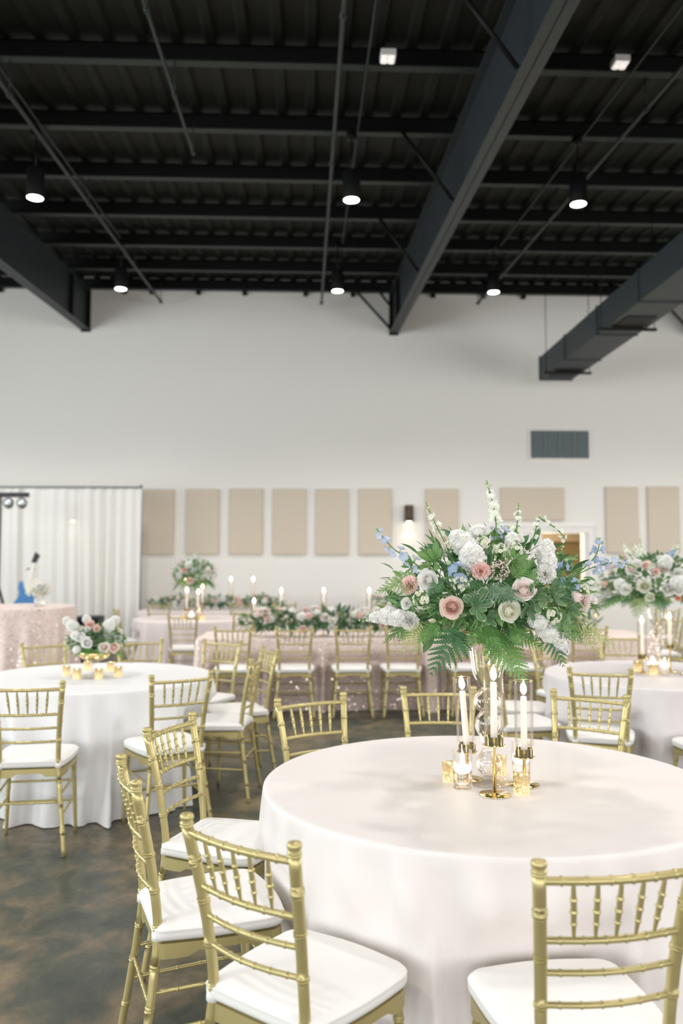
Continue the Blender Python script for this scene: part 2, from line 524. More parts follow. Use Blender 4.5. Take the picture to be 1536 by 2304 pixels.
# small square lights on the ceiling
for x, label in ((.69, 'small square white light of four cells on the ceiling, nearer the middle pipe'), (2.72, 'small square white light of four cells on the ceiling, beyond the long rafter')):
    y = 6.95; z = roof(y) - .06
    r = empty('square_light', (x, y, z)); tag(r, label, 'ceiling light', 'square ceiling lights')
    put('housing', box(MB(), -.065, .065, -.065, .065, .0, .055).mesh('housing', M['trim']), r)
    for sx in (-1, 1):
        for sy in (-1, 1):
            put('light_cell', bbox(MB(), sx * .031 - .026, sx * .031 + .026, sy * .031 - .026, sy * .031 + .026, -.014, .002, .005).mesh('light_cell', M['cell_on']), r)

# acoustic panels
PAN = [(-2.99, -2.40, 1.71, 2.89, 'beige wall panel beside the white drape, first of the row of tall panels'),
       (-2.19, -1.59, 1.71, 2.90, 'second tall beige wall panel from the drape, above the far flower arrangement'),
       (-1.41, -.80, 1.71, 2.91, 'third tall beige wall panel from the drape'),
       (-.62, -.01, 1.71, 2.91, 'fourth tall beige wall panel from the drape, above the far candles'),
       (.16, .77, 1.71, 2.91, 'fifth tall beige wall panel from the drape'),
       (.95, 1.56, 1.71, 2.92, 'tall beige wall panel directly on the drape side of the bronze sconce'),
       (2.19, 2.79, 1.72, 2.92, 'tall beige wall panel between bronze sconce and the doorway'),
       (3.58, 4.76, 2.34, 2.95, 'wide horizontal beige wall panel above the white door trim'),
       (5.54, 6.15, 1.74, 2.97, 'tall beige wall panel just past the doorway below the vent'),
       (6.33, 6.93, 1.74, 2.98, 'last tall beige wall panel past the doorway, at the very end of the row')]
for x0, x1, z0, z1, label in PAN:
    o = put('acoustic_panel', bbox(MB(), x0, x1, YB - .055, YB - .001, z0, z1, .012).mesh('acoustic_panel', M['panel']))
    tag(o, label, 'wall panel', 'acoustic panels on the back wall')

# vent
r = empty('wall_vent', (4.70, YB, 3.757)); tag(r, 'wide grey louvred vent high on the back wall', 'vent')
mb = MB()
for a in ((-.58, .58, .26, .295), (-.58, .58, -.295, -.26), (-.58, -.55, -.26, .26), (.55, .58, -.26, .26)):
    box(mb, a[0], a[1], -.03, -.001, a[2], a[3])
put('vent_frame', mb.mesh('vent_frame', M['trim']), r)
mb = MB(); box(mb, -.55, .55, -.006, -.001, -.26, .26)
for k in range(17):
    z = -.25 + k * .031
    mb.add([(-.55, -.022, z), (.55, -.022, z), (.55, -.006, z + .022), (-.55, -.006, z + .022)], [(0, 1, 2, 3)], smooth=False)
put('louvre', mb.mesh('louvre', M['vent']), r)
for x in (-.275, 0, .275):
    put('vent_bar', box(MB(), x - .012, x + .012, -.026, -.012, -.26, .26).mesh('vent_bar', M['vent']), r)

# sconces
def sconce(x, label):
    r = empty('wall_sconce', (x, YB, 2.46)); tag(r, label, 'wall light', 'wall sconces')
    mb = MB(); lathe(mb, [(.082, -.15), (.085, -.145), (.085, .145), (.08, .15)], 24, (0, -.11, 0))
    put('shade', mb.mesh('shade', M['bronze']), r)
    put('wall_plate', box(MB(), -.05, .05, -.04, -.001, -.08, .08).mesh('wall_plate', M['bronze']), r)
    put('bulb', lathe(MB(), [(0, -.165), (.03, -.16), (.05, -.151)], 16, (0, -.11, 0)).mesh('bulb', M['bulb_warm']), r)
    lamp('SPOT', 'sconce_light', (x, YB - .11, 2.28), 4, (1, .78, .48), spot_size=radians(100), spot_blend=.7, shadow_soft_size=.04)
sconce(1.87, 'bronze cylinder wall sconce glowing downward between two beige panels')
sconce(-4.18, 'wall sconce shining through the white sheer drape')

# doorway
mb = MB()
for a in ((2.97, 5.315, 2.11, 2.225), (2.97, 3.08, 0, 2.11), (5.205, 5.315, 0, 2.11)):
    box(mb, a[0], a[1], YB - .03, YB - .001, a[2], a[3])
box(mb, 2.93, 5.355, YB - .045, YB - .001, 2.225, 2.255)
struct('trim_1', mb, M['trim'])
d = MB(); bbox(d, 3.09, 4.13, YB - .045, YB - .002, .01, 2.10, .006)
door = struct('door_1', d, M['trim'])
for z0, z1 in ((.25, .95), (1.1, 1.95)):
    put('door_panel', bbox(MB(), 3.25, 3.97, YB - .058, YB - .044, z0, z1, .008).mesh('door_panel', M['trim']), door)
struct('trim_2', box(MB(), 4.14, 4.33, YB - .04, YB + .19, 0, 2.11), M['trim'])
mb = MB(); box(mb, 2.2, 7.5, 18.6, 18.8, 0, 3.0)
struct('wall_beyond', mb, M['ochre'])
struct('trim_3', box(MB(), 2.2, 7.5, 17.2, 18.6, 2.0, 3.0), M['brown'])
lamp('POINT', 'far_room_light', (4.7, 16.3, 1.7), 110, (1, .86, .62), shadow_soft_size=.2)
for x0, x1, n in ((XL, 2.97, 'baseboard_left'), (5.315, XR, 'baseboard_right')):
    struct(n, box(MB(), x0, x1, YB - .015, YB - .001, 0, .10), M['trim'])

# ------------------------------------------------------------------ chair
def ringed(path, r0, r1, rings, n=22, ring_r=1.17, double=True, w=.0022, mid=0.0, gap=.0034):
    """sample path(t), t in 0..1, with narrow bamboo rings at the given t; returns pts, radii"""
    Ltot = sum((path((i + 1) / 40) - path(i / 40)).length for i in range(40))
    offs = (-gap, gap) if double else (0,)
    reach = (gap if double else 0) + w * 2.6
    ts = [(i / n, 0) for i in range(n + 1) if not (0 < i < n) or all(abs(i / n - t) * Ltot > reach for t in rings)]
    for t in rings:
        ts += [(t - (reach - w * .6) / Ltot, 0), (t + (reach - w * .6) / Ltot, 0)]
        for o in offs:
            ts += [(t + (o + d) / Ltot, k) for d, k in ((-w, 0), (-w * .5, 1), (w * .5, 1), (w, 0))]
    ts = sorted(q for q in ts if 0 <= q[0] <= 1)
    pts, rad = [], []
    for t, k in ts:
        r = lerp(r0, r1, t) + mid * sin(pi * t)
        pts.append(path(t)); rad.append(r * (ring_r if k else 1))
    return pts, rad

PX = [(0, .200, -.235), (.22, .176, -.203), (.45, .152, -.173), (.60, .153, -.184), (.75, .163, -.210), (.90, .178, -.245), (1.0, .188, -.268)]
def post(z):
    for (a, xa, ya), (b, xb, yb) in zip(PX, PX[1:]):
        if z <= b:
            t = (z - a) / (b - a)
            return lerp(xa, xb, t), lerp(ya, yb, t)
pts_s = curve_pts([(x, y, z) for z, x, y in PX], 120)
def post_s(z):
    q = min(pts_s, key=lambda p: abs(p.z - z))
    return V((q.x, q.y, z))

CH = {}
def chair_meshes():
    g = M['gold']
    for sx, nm in ((1, 'leg_rr'), (-1, 'leg_rl')):
        mb = MB()
        path = lambda t: (lambda p: V((p.x * sx, p.y, p.z)))(post_s(t * .895))
        p, r = ringed(path, .0118, .0150, [.14, .30, .42, .545, .665, .785, .90], 26)
        tube(mb, p, r, 14)
        top = post_s(.895); c = (top.x * sx, top.y, 0)
        lathe(mb, [(.0150, .889), (.0168, .890), (.0176, .8925), (.0168, .895), (.0150, .896), (.0168, .897), (.0176, .8995), (.0168, .902), (.0142, .904), (.0140, .906), (.0168, .909), (.0178, .914), (.0172, .919), (.0150, .9222), (.009, .924), (0, .9245)], 16, c)
        CH[nm] = mb.mesh('leg', g)
    for sx, nm in ((1, 'leg_fr'), (-1, 'leg_fl')):
        mb = MB()
        path = lambda t: V((sx * lerp(.192, .176, t), lerp(.188, .168, t), t * .43))
        p, r = ringed(path, .0105, .0132, [.36, .62, .86], 10)
        tube(mb, p, r, 14)
        CH[nm] = mb.mesh('leg', g)
    def rail(z, r, rings, bow=.022):
        a = post_s(z)
        path = lambda t: V((lerp(-a.x, a.x, t), a.y - bow * sin(pi * t), z + .0))
        p, rr = ringed(path, r, r, rings, 18, 1.24, False, .0034)
        mb = MB(); tube(mb, p, rr, 12)
        return mb.mesh('rail', g)
    R6 = [.13, .28, .43, .57, .72, .87]
    CH['top_rail'] = rail(.878, .0092, R6)
    CH['rail_a'] = rail(.742, .0080, R6)
    CH['rail_b'] = rail(.668, .0070, R6)
    CH['rail_c'] = rail(.595, .0070, R6)
    at, ab = post_s(.880), post_s(.742)
    for i, k in enumerate((-2, -1, 0, 1, 2)):
        tt = .5 + k * .149; tb = .5 + k * .142
        p0 = V((lerp(-ab.x, ab.x, tb), ab.y - .022 * sin(pi * tb), .745))
        p1 = V((lerp(-at.x, at.x, tt), at.y - .022 * sin(pi * tt), .876))
        path = lambda t: p0.lerp(p1, t)
        p, rr = ringed(path, .0032, .0042, [.27, .48, .69], 14, 1.34, False, .0030, .0030)
        mb = MB(); tube(mb, p, rr, 10)
        CH['sp%d' % i] = mb.mesh('spindle', g)
    def stretch(a, b, rings):
        p, rr = ringed(lambda t: a.lerp(b, t), .0064, .0064, rings, 8, 1.25, False, .003)
        mb = MB(); tube(mb, p, rr, 10)
        return mb.mesh('stretcher', g)
    fl = lambda sx, z: V((sx * lerp(.192, .176, z / .43), lerp(.188, .168, z / .43), z))
    rl = lambda sx, z: (lambda p: V((sx * p.x, p.y, p.z)))(post_s(z))
    k = 0
    for sx in (-1, 1):
        for z in (.31, .205):
            CH['st%d' % k] = stretch(rl(sx, z), fl(sx, z + .01), [.2, .4, .6, .8]); k += 1
    CH['st4'] = stretch(fl(-1, .30), fl(1, .30), [.25, .5, .75])
    CH['st5'] = stretch(fl(-1, .185), fl(1, .185), [.25, .5, .75])
    CH['st6'] = stretch(rl(-1, .275), rl(1, .275), [.2, .4, .6, .8])
    # outline of the seat
    def outline(n=14, grow=0.0):
        c = [(.150, -.150, .03), (.162, .175, .055)]
        pts = []
        def arc(cx, cy, r, a0, a1, m=8):
            for i in range(m + 1):
                a = lerp(a0, a1, i / m); pts.append((cx + r * cos(a), cy + r * sin(a)))
        def side(x0, y0, x1, y1, bx, by, m=10):
            for i in range(1, m):
                t = i / m; pts.append((lerp(x0, x1, t) + bx * sin(pi * t), lerp(y0, y1, t) + by * sin(pi * t)))
        arc(.150, -.150, .028 + grow, -pi / 2, 0)
        side(.178 + grow, -.150, .200 + grow, .150, .008, 0)
        arc(.145, .150, .055 + grow, 0, pi / 2)
        side(.145, .205 + grow, -.145, .205 + grow, 0, .014)
        arc(-.145, .150, .055 + grow, pi / 2, pi)
        side(-.200 - grow, .150, -.178 - grow, -.150, -.008, 0)
        arc(-.150, -.150, .028 + grow, pi, 3 * pi / 2)
        side(-.150, -.178 - grow, .150, -.178 - grow, 0, 0)
        return pts
    out, inn = outline(), outline(grow=-.022)
    n = len(out)
    def drop(p):      # deeper apron near the legs, stepped in between
        d = min((V(p) - V(q)).length for q in ((.165, -.165), (-.165, -.165), (.185, .19), (-.185, .19)))
        return .405 if d < .075 else (lerp(.405, .423, (d - .075) / .03) if d < .105 else .423)
    vs, fs = [], []
    for i in range(n):
        zb = drop(out[i])
        vs += [(*out[i], zb), (*out[i], .448), (*inn[i], .452), (*inn[i], zb)]
    for i in range(n):
        j = (i + 1) % n
        for a in range(4):
            b2 = (a + 1) % 4
            fs.append((4 * i + a, 4 * j + a, 4 * j + b2, 4 * i + b2))
    mb = MB(); mb.add(vs, fs, smooth=False)
    mb.add([(*p, .445) for p in inn], [tuple(range(n))], smooth=False)
    CH['seat_frame'] = mb.mesh('seat_frame', g)
    # cushion
    mb = MB()
    layers = [(-.012, .4535), (.000, .456), (.006, .464), (.007, .474), (.006, .484), (.0075, .4865), (.005, .489), (-.004, .497), (-.018, .5025), (-.045, .507), (-.09, .5095)]
    vs, fs = [], []
    for gr, z in layers:
        vs += [(*p, z) for p in outline(grow=gr if gr > -.028 else -.0279)] if gr > -.028 else [(p[0] * (1 + gr * 4.2), (p[1] - .01) * (1 + gr * 4.2) + .01, z) for p in outline(grow=-.018)]
    for l in range(len(layers) - 1):
        for i in range(n):
            j = (i + 1) % n
            fs.append((l * n + i, l * n + j, (l + 1) * n + j, (l + 1) * n + i))
    fs.append(tuple(range((len(layers) - 1) * n, len(layers) * n)))
    fs.append(tuple(reversed(range(n))))
    mb.add(vs, fs)
    CH['cushion'] = mb.mesh('cushion', M['cushion'])
    for sx, nm in ((1, 'strap_r'), (-1, 'strap_l')):
        a = post_s(.452); b = post_s(.475)
        mb = MB(); tube(mb, [(a.x * sx, a.y, a.z), (b.x * sx, b.y, b.z)], .0172, 14)
        box(mb, sx * a.x - .018, sx * a.x + .018, a.y + .004, -.12, .454, .468)
        CH[nm] = mb.mesh('strap', M['cushion'])
chair_meshes()

def chair_proto():
    r = empty('chiavari_chair')
    for k in ('leg_rr', 'leg_rl', 'leg_fr', 'leg_fl'): put('leg', CH[k], r)
    put('top_rail', CH['top_rail'], r)
    for k in 'abc': put('back_rail', CH['rail_' + k], r)
    for k in range(5): put('spindle', CH['sp%d' % k], r)
    for k in range(7): put('stretcher', CH['st%d' % k], r)
    put('seat_frame', CH['seat_frame'], r)
    c = put('cushion', CH['cushion'], r)
    put('strap', CH['strap_r'], c); put('strap', CH['strap_l'], c)
    return r
CHAIR = chair_proto()
chair_used = []
def chair(mx, my, face, label, group):
    """mx, my: where the middle of the back's top rail stands; face: direction the sitter looks (degrees from +X)"""
    a = radians(face); fx, fy = cos(a), sin(a)
    o = CHAIR if not chair_used else copy_tree(CHAIR)
    chair_used.append(o)
    o.location = (mx + .245 * fx, my + .245 * fy, 0)
    o.rotation_euler = (0, 0, atan2(-fx, fy))
    tag(o, label, 'chair', group)
    return o

G1 = 'gold chairs around the blush table'
chair(-.162, 2.040, 50, 'gold chair seen from behind, whole white cushion showing, at the front of the blush table', G1)
chair(-.548, 2.655, 19, 'gold chair seen almost edge-on from the side, between two others at the blush table', G1)
chair(-.542, 3.433, -21, 'gold chair at the blush table next to the white table, back turned three-quarters', G1)
chair(.667, 1.812, 97, 'gold chair at the front of the blush table, cut off by the photo edge', G1)
chair(.024, 4.024, -61.5, 'gold chair standing alone behind the blush table, in front of the long table', G1)
chair(.672, 4.294, -94, 'gold chair on the far side of the blush table behind the glass candle chimneys', G1)
chair(1.379, 4.083, -124.6, 'gold chair on the far side of the blush table overlapping another gold chair', G1)

G2 = 'gold chairs around the white table'
chair(-1.473, 4.560, 96, 'gold chair with all legs showing in front of the white table', G2)
chair(-.708, 4.868, 119, 'gold chair facing the white table, three-quarter back, behind the blush table chairs', G2)
chair(-.331, 5.742, 172, 'gold chair seen edge-on beside the white table, nearer of two in line', G2)
chair(-.270, 6.330, 200, 'gold chair seen edge-on beside the white table, farther of two in line', G2)
chair(-2.10, 6.873, -52, 'gold chair behind the white table in front of the pink sequin table', G2)
chair(-1.38, 7.10, -79, 'pale gold chair behind the white table, beside the low flower bowl', G2)
chair(-.690, 7.010, -119, 'gold chair behind the white table, overlapping a chair of the long table', G2)
chair(-2.27, 4.95, 56, 'gold chair at the white table cut off by the photo edge', G2)

G3 = 'gold chairs around the lilac table'
chair(1.764, 5.020, 72, 'gold chair with back to the blush table, facing the lilac table', G3)
chair(1.20, 5.62, 10, 'gold chair sideways to the lilac table, hidden partly by candle chimneys', G3)
chair(1.33, 6.30, -12, 'gold chair beside the lilac table under the hanging fern, farther one', G3)
chair(2.42, 4.63, 93, 'gold chair at the lilac table, only its cushion corner in the photo', G3)
chair(2.76, 7.35, -100, 'pale gold chair behind the lilac table below the trailing greenery', G3)
chair(2.05, 7.12, -68, 'gold chair behind the lilac table beneath white flowers', G3)

G4 = 'gold chairs along the long sequin table'
names4 = ['first gold chair of the long sequin table row, beside the pale pink table', 'second gold chair along the front of the long sequin table', 'third gold chair along the front of the long sequin table', 'fourth gold chair along the front of the long sequin table, beside the hanging fern', 'fifth gold chair along the front of the long sequin table, behind the tall vase', 'sixth gold chair along the front of the long sequin table, beside the lilac table', 'seventh gold chair along the front of the long sequin table, behind the trailing greenery']
for x, n in zip((-.728, -.117, .468, .976, 1.66, 2.22, 2.86), names4):
    chair(x, 8.42 if n[0] != 'f' or x < 0 else 8.43, 90, n, G4)

G5 = 'gold chairs by the back wall tables'
chair(-1.527, 10.52, 90, 'gold chair seen from behind at the round pale pink table below the far arrangement', G5)
chair(-.80, 11.15, 130, 'gold chair at the round pale pink table, half behind the long sequin table', G5)
chair(-2.62, 11.75, 20, 'gold chair beside the round pale pink table near the drape, seen sideways', G5)
chair(-2.36, 13.60, 90, 'gold chair at the garlanded table by the wall, near the drape', G5)
chair(-1.05, 13.62, 90, 'gold chair at the garlanded table by the wall, behind the far candles', G5)
chair(-.35, 13.62, 90, 'gold chair at the garlanded table by the wall, end of its row', G5)
chair(1.30, 13.62, 90, 'gold chair at the second garlanded table by the wall, beside a burning taper', G5)
chair(2.15, 13.62, 90, 'gold chair at the second garlanded table by the wall, behind the pink carnation', G5)
chair(4.25, 9.70, 100, 'gold chair standing well beyond the lilac table, dark floor under it, beside tall candles', G5)
chair(5.05, 11.6, 95, 'gold chair in the far corner behind the second tall arrangement', G5)

# ------------------------------------------------------------------ tablecloths
def push_by_seats(vs, ox, oy):
    """the hanging cloth is pushed in where a chair's seat is tucked against it"""
    ch = [(o.location.x, o.location.y, o.rotation_euler.z) for o in chair_used]
    out = []
    for x, y, z in vs:
        if z < .74:
            for cx, cy, a in ch:
                dx, dy = x + ox - cx, y + oy - cy
                if dx * dx + dy * dy > .36: continue
                lx, ly = dx * cos(a) + dy * sin(a), -dx * sin(a) + dy * cos(a)
                wx = 1 - max(0, min(1, (abs(lx) - .225) / .07)); wz = 1 - max(0, min(1, (z - .518) / .13))
                w = wx * wx * (3 - 2 * wx) * wz * wz * (3 - 2 * wz)
                if w > 0 and -.30 < ly < .237 + .05 * (ly + .30):
                    ly += (.237 + .05 * (ly + .30) - ly) * w
                    x, y = lx * cos(a) - ly * sin(a) + cx - ox, lx * sin(a) + ly * cos(a) + cy - oy
        out.append((x, y, z))
    return out
def round_cloth(name, x, y, r, h, m, label, group, seed, amp, nf=(9, 26), flare=.02):
    rnd = random.Random(seed)
    NA = 300
    ks = [(rnd.uniform(.5, 1), rnd.randint(*nf), rnd.uniform(0, 2 * pi)) for _ in range(7)]
    tot = sum(k[0] for k in ks)
    def fold(a):
        s = sum(w * sin(k * a + p) for w, k, p in ks) / tot
        return max(0.0, s + .30) ** 1.25 * 1.6
    rows = [(0.0, 0)] + [(r * q, 0) for q in (.2, .4, .6, .8, .93, .975)]
    mb = MB()
    vs, fs = [(0, 0, h)], []
    for rr, _ in rows[1:]:
        for i in range(NA):
            a = 2 * pi * i / NA
            vs.append((rr * cos(a), rr * sin(a), h))
    side = [(r - .006, h - .001), (r - .001, h - .005), (r + .001, h - .013)]
    for rr, z in side:
        for i in range(NA):
            a = 2 * pi * i / NA
            vs.append((rr * cos(a), rr * sin(a), z))
    NS = 26
    for s in range(1, NS + 1):
        t = s / NS
        z0 = lerp(h - .013, .006, t)
        for i in range(NA):
            a = 2 * pi * i / NA
            f = fold(a + .05 * sin(3 * t + a * 2))
            A = amp * (t ** .85)
            rr = r + .001 + flare * t + A * f
            z = z0 + (0 if s < NS else 0.0) + .01 * t * sin(a * 5 + seed) * (1 if t < 1 else 0)
            vs.append((rr * cos(a), rr * sin(a), max(z, .004)))
    nr = (len(vs) - 1) // NA
    for i in range(NA):
        fs.append((0, 1 + i, 1 + (i + 1) % NA))
    for k in range(nr - 1):
        for i in range(NA):
            j = (i + 1) % NA
            fs.append((1 + k * NA + i, 1 + (k + 1) * NA + i, 1 + (k + 1) * NA + j, 1 + k * NA + j))
    mb.add(push_by_seats(vs, x, y), fs)
    o = put(name, mb.mesh(name, m)); o.location = (x, y, 0)
    tag(o, label, 'tablecloth', group)
    return o

def long_cloth(name, x0, x1, y0, y1, h, m, label, group, seed, amp):
    rnd = random.Random(seed)
    cx, cy, hx, hy, rc = (x0 + x1) / 2, (y0 + y1) / 2, (x1 - x0) / 2, (y1 - y0) / 2, .05
    per = []                      # outline with outward normals
    def seg(ax, ay, bx, by, nx, ny):
        n = max(2, int(sqrt((bx - ax) ** 2 + (by - ay) ** 2) / .02))
        for i in range(n): per.append((lerp(ax, bx, i / n), lerp(ay, by, i / n), nx, ny))
    def arc(px, py, a0):
        for i in range(10):
            a = a0 + pi / 2 * i / 10
            per.append((px + rc * cos(a), py + rc * sin(a), cos(a), sin(a)))
    seg(-hx + rc, -hy, hx - rc, -hy, 0, -1); arc(hx - rc, -hy + rc, -pi / 2)
    seg(hx, -hy + rc, hx, hy - rc, 1, 0); arc(hx - rc, hy - rc, 0)
    seg(hx - rc, hy, -hx + rc, hy, 0, 1); arc(-hx + rc, hy - rc, pi / 2)
    seg(-hx, hy - rc, -hx, -hy + rc, -1, 0); arc(-hx + rc, -hy + rc, pi)
    NA = len(per)
    ks = [(rnd.uniform(.5, 1), rnd.uniform(6, 20), rnd.uniform(0, 6.28)) for _ in range(6)]
    tot = sum(k[0] for k in ks)
    Ls = [0]
    for i in range(1, NA): Ls.append(Ls[-1] + sqrt((per[i][0] - per[i - 1][0]) ** 2 + (per[i][1] - per[i - 1][1]) ** 2))
    fold = [max(0, sum(w * sin(k * l + p) for w, k, p in ks) / tot + .3) ** 1.2 * 1.6 for l in Ls]
    vs, fs = [], []
    rows = [(-.006, h), (-.001, h - .005), (.001, h - .013)]
    for d, z in rows:
        vs += [(cx + p[0] + p[2] * d, cy + p[1] + p[3] * d, z) for p in per]
    NS = 20
    for s in range(1, NS + 1):
        t = s / NS
        vs += [(cx + p[0] + p[2] * (.02 * t + amp * t ** .75 * f), cy + p[1] + p[3] * (.02 * t + amp * t ** .75 * f), lerp(h - .013, .004, t)) for p, f in zip(per, fold)]
    nr = len(rows) + NS
    for k in range(nr - 1):
        for i in range(NA):
            j = (i + 1) % NA
            fs.append((k * NA + i, (k + 1) * NA + i, (k + 1) * NA + j, k * NA + j))
    fs.append(tuple(range(NA)))
    mb = MB(); mb.add(push_by_seats(vs, 0, 0), fs)
    o = put(name, mb.mesh(name, m)); tag(o, label, 'tablecloth', group)
    return o

TH = .765
T1 = (.651, 3.054); T2 = (-1.47, 5.97); T3 = (2.53, 5.93); T6 = (-1.62, 12.12); T5 = (-3.42, 10.0)
GC = 'floor-length cloths over round tables'
round_cloth('tablecloth', *T1, .803, TH, M['cloth_blush'], 'blush white floor-length cloth over the big round table with three candle chimneys', GC, 3, .085, (14, 38), .006)
round_cloth('tablecloth', *T2, .812, TH, M['cloth_white'], 'white floor-length cloth over the round table with a low flower bowl', GC, 8, .12, (14, 36))
round_cloth('tablecloth', *T3, .815, TH, M['cloth_lilac'], 'pale lilac floor-length cloth over the round table under the second tall arrangement', GC, 5, .08, (10, 30))
round_cloth('tablecloth', *T6, .83, TH, M['cloth_pink'], 'pale pink floor-length cloth over the far round table with candles and tall arrangement', GC, 11, .08, (10, 30))
round_cloth('sequin_tablecloth', *T5, .70, 1.05, M['sequin'], 'pink sequin floor-length cloth over the high round table by the stage light', GC, 21, .09, (9, 24))
GL = 'cloths over long tables'
long_cloth('sequin_tablecloth', -1.15, 3.75, 8.82, 9.84, TH, M['sequin'], 'pink sequin floor-length cloth over the long table with chairs lined up in front', GL, 4, .045)
long_cloth('tablecloth', -2.78, -.15, 14.0, 14.8, TH, M['cloth_pink'], 'pale pink cloth over the long garlanded table against the wall beside the drape', GL, 14, .04)
long_cloth('tablecloth', .95, 3.6, 14.0, 14.8, TH, M['cloth_pink'], 'pale pink cloth over the second garlanded table against the wall, near the sconce', GL, 15, .04)

# ------------------------------------------------------------------ flowers
rnd = random.Random(7)
def vary(c, r, k=.12):
    f = 1 + r.uniform(-k, k)
    return (min(c[0] * f, 1), min(c[1] * f, 1), min(c[2] * f, 1))
def mixc(a, b, t): return tuple(lerp(a[i], b[i], t) for i in range(3))

def rose_mesh(inner, outer, seed, n=30, open_=1.0):
    """spiral of cupped petals, radius about 1, axis +Z"""
    r = random.Random(seed)
    mb = MB()
    NU, NV = 7, 6
    for i in range(n):
        t = i / (n - 1)
        phi = i * 2.39996 + r.uniform(-.15, .15)
        R = .10 + .62 * t ** .9 * open_
        H = 1.08 - .30 * t + r.uniform(-.05, .05)
        half = lerp(1.35, .85, t)
        close = lerp(-.75, .34, t ** .75)
        curl = .10 * max(0, t - .35) * open_
        lean = r.uniform(-.05, .05)
        vs, fs, cs = [], [], []
        for v in range(NV):
            q = v / (NV - 1)
            for u in range(NU):
                w = -1 + 2 * u / (NU - 1)
                wid = half * (.40 + .60 * sin(pi / 2 * min(1, q * 1.5)))
                rho = R * (.20 + .80 * sin(pi / 2 * min(1, q * 1.5))) * (1 + close * q * q) + curl * q ** 4
                rho *= 1 + .05 * t * sin(w * 4 + i * 2.1) * q
                z = H * q * (1 - .16 * w * w * q) - (curl * 1.6 + .10 * t) * q ** 4
                a = phi + w * wid + lean * q
                vs.append((rho * cos(a), rho * sin(a), z - .45))
                cs.append(mixc(inner, outer, min(1, .45 * q * q + .75 * t)))
        for v in range(NV - 1):
            for u in range(NU - 1):
                fs.append((v * NU + u, v * NU + u + 1, (v + 1) * NU + u + 1, (v + 1) * NU + u))
        mb.add(vs, fs, cs)
    # calyx
    for k in range(5):
        a = k * 2 * pi / 5
        mb.add([(.1 * cos(a - .6), .1 * sin(a - .6), -.5), (.1 * cos(a + .6), .1 * sin(a + .6), -.5), (.62 * cos(a), .62 * sin(a), -.28)], [(0, 1, 2)], (.12, .25, .07))
    return mb.mesh('rose', M['petal'])

def carnation_mesh(c1, c2, seed, n=27):
    r = random.Random(seed)
    mb = MB()
    for i in range(n):
        t = i / (n - 1)
        phi = i * 2.39996
        el = lerp(1.45, .08, t ** .8) + r.uniform(-.1, .1)   # elevation of the petal
        Lp = lerp(.72, 1.0, t) * r.uniform(.9, 1.05)
        NU, NV = 9, 4
        vs, fs, cs = [], [], []
        for v in range(NV):
            q = v / (NV - 1)
            for u in range(NU):
                w = -1 + 2 * u / (NU - 1)
                wid = .08 + .42 * q
                s = w * wid
                l = Lp * q * (1 - .18 * w * w) + (.06 * (1 if u % 2 else -1) if v == NV - 1 else 0)
                ruf = .11 * q * sin(w * 8 + i * 1.7) + .05 * q * q
                p = V((l * cos(el) - ruf * sin(el), s, l * sin(el) + ruf * cos(el)))
                p.rotate(Quaternion((0, 0, 1), phi))
                vs.append(p); cs.append(mixc(c1, c2, q))
        for v in range(NV - 1):
            for u in range(NU - 1):
                fs.append((v * NU + u, v * NU + u + 1, (v + 1) * NU + u + 1, (v + 1) * NU + u))
        mb.add(vs, fs, cs)
    return mb.mesh('carnation', M['petal'])

def add_floret(mb, Mx, c, cc, r, np_=5, cup=.3, wide=.62):
    """small five-petalled flower in local +Z"""
    vs, fs, cs = [], [], []
    for k in range(np_):
        a = 2 * pi * k / np_ + r.uniform(-.1, .1)
        tl = r.uniform(-.15, .25) + cup
        base = len(vs)
        for q, w in ((0.05, .12), (.5, wide), (.85, wide * .9), (1.0, wide * .3)):
            for u in (-1, 0, 1):
                l = q * (1 - .06 * abs(u))
                z = tl * q * q + .10 * abs(u) * q + r.uniform(-.04, .04)
                p = (l * cos(a) - u * w * .6 * sin(a), l * sin(a) + u * w * .6 * cos(a), z)
                vs.append(Mx @ V(p)); cs.append(mixc(cc, c, min(1, q * 1.6)))
        for v in range(3):
            for u in range(2):
                b0 = base + v * 3 + u
                fs.append((b0, b0 + 1, b0 + 4, b0 + 3))
    mb.add(vs, fs, cs)

def add_ball(mb, c, r, col, seg=6):
    vs, fs = [(c[0], c[1], c[2] - r)], []
    rings = 3
    for i in range(1, rings + 1):
        a = -pi / 2 + pi * i / (rings + 1)
        for k in range(seg):
            b = 2 * pi * k / seg
            vs.append((c[0] + r * cos(a) * cos(b), c[1] + r * cos(a) * sin(b), c[2] + r * sin(a)))
    vs.append((c[0], c[1], c[2] + r))
    for k in range(seg): fs.append((0, 1 + (k + 1) % seg, 1 + k))
    for i in range(rings - 1):
        for k in range(seg):
            k2 = (k + 1) % seg
            fs.append((1 + i * seg + k, 1 + i * seg + k2, 1 + (i + 1) * seg + k2, 1 + (i + 1) * seg + k))
    for k in range(seg): fs.append((1 + (rings - 1) * seg + k, 1 + (rings - 1) * seg + (k + 1) % seg, len(vs) - 1))
    mb.add(vs, fs, col)

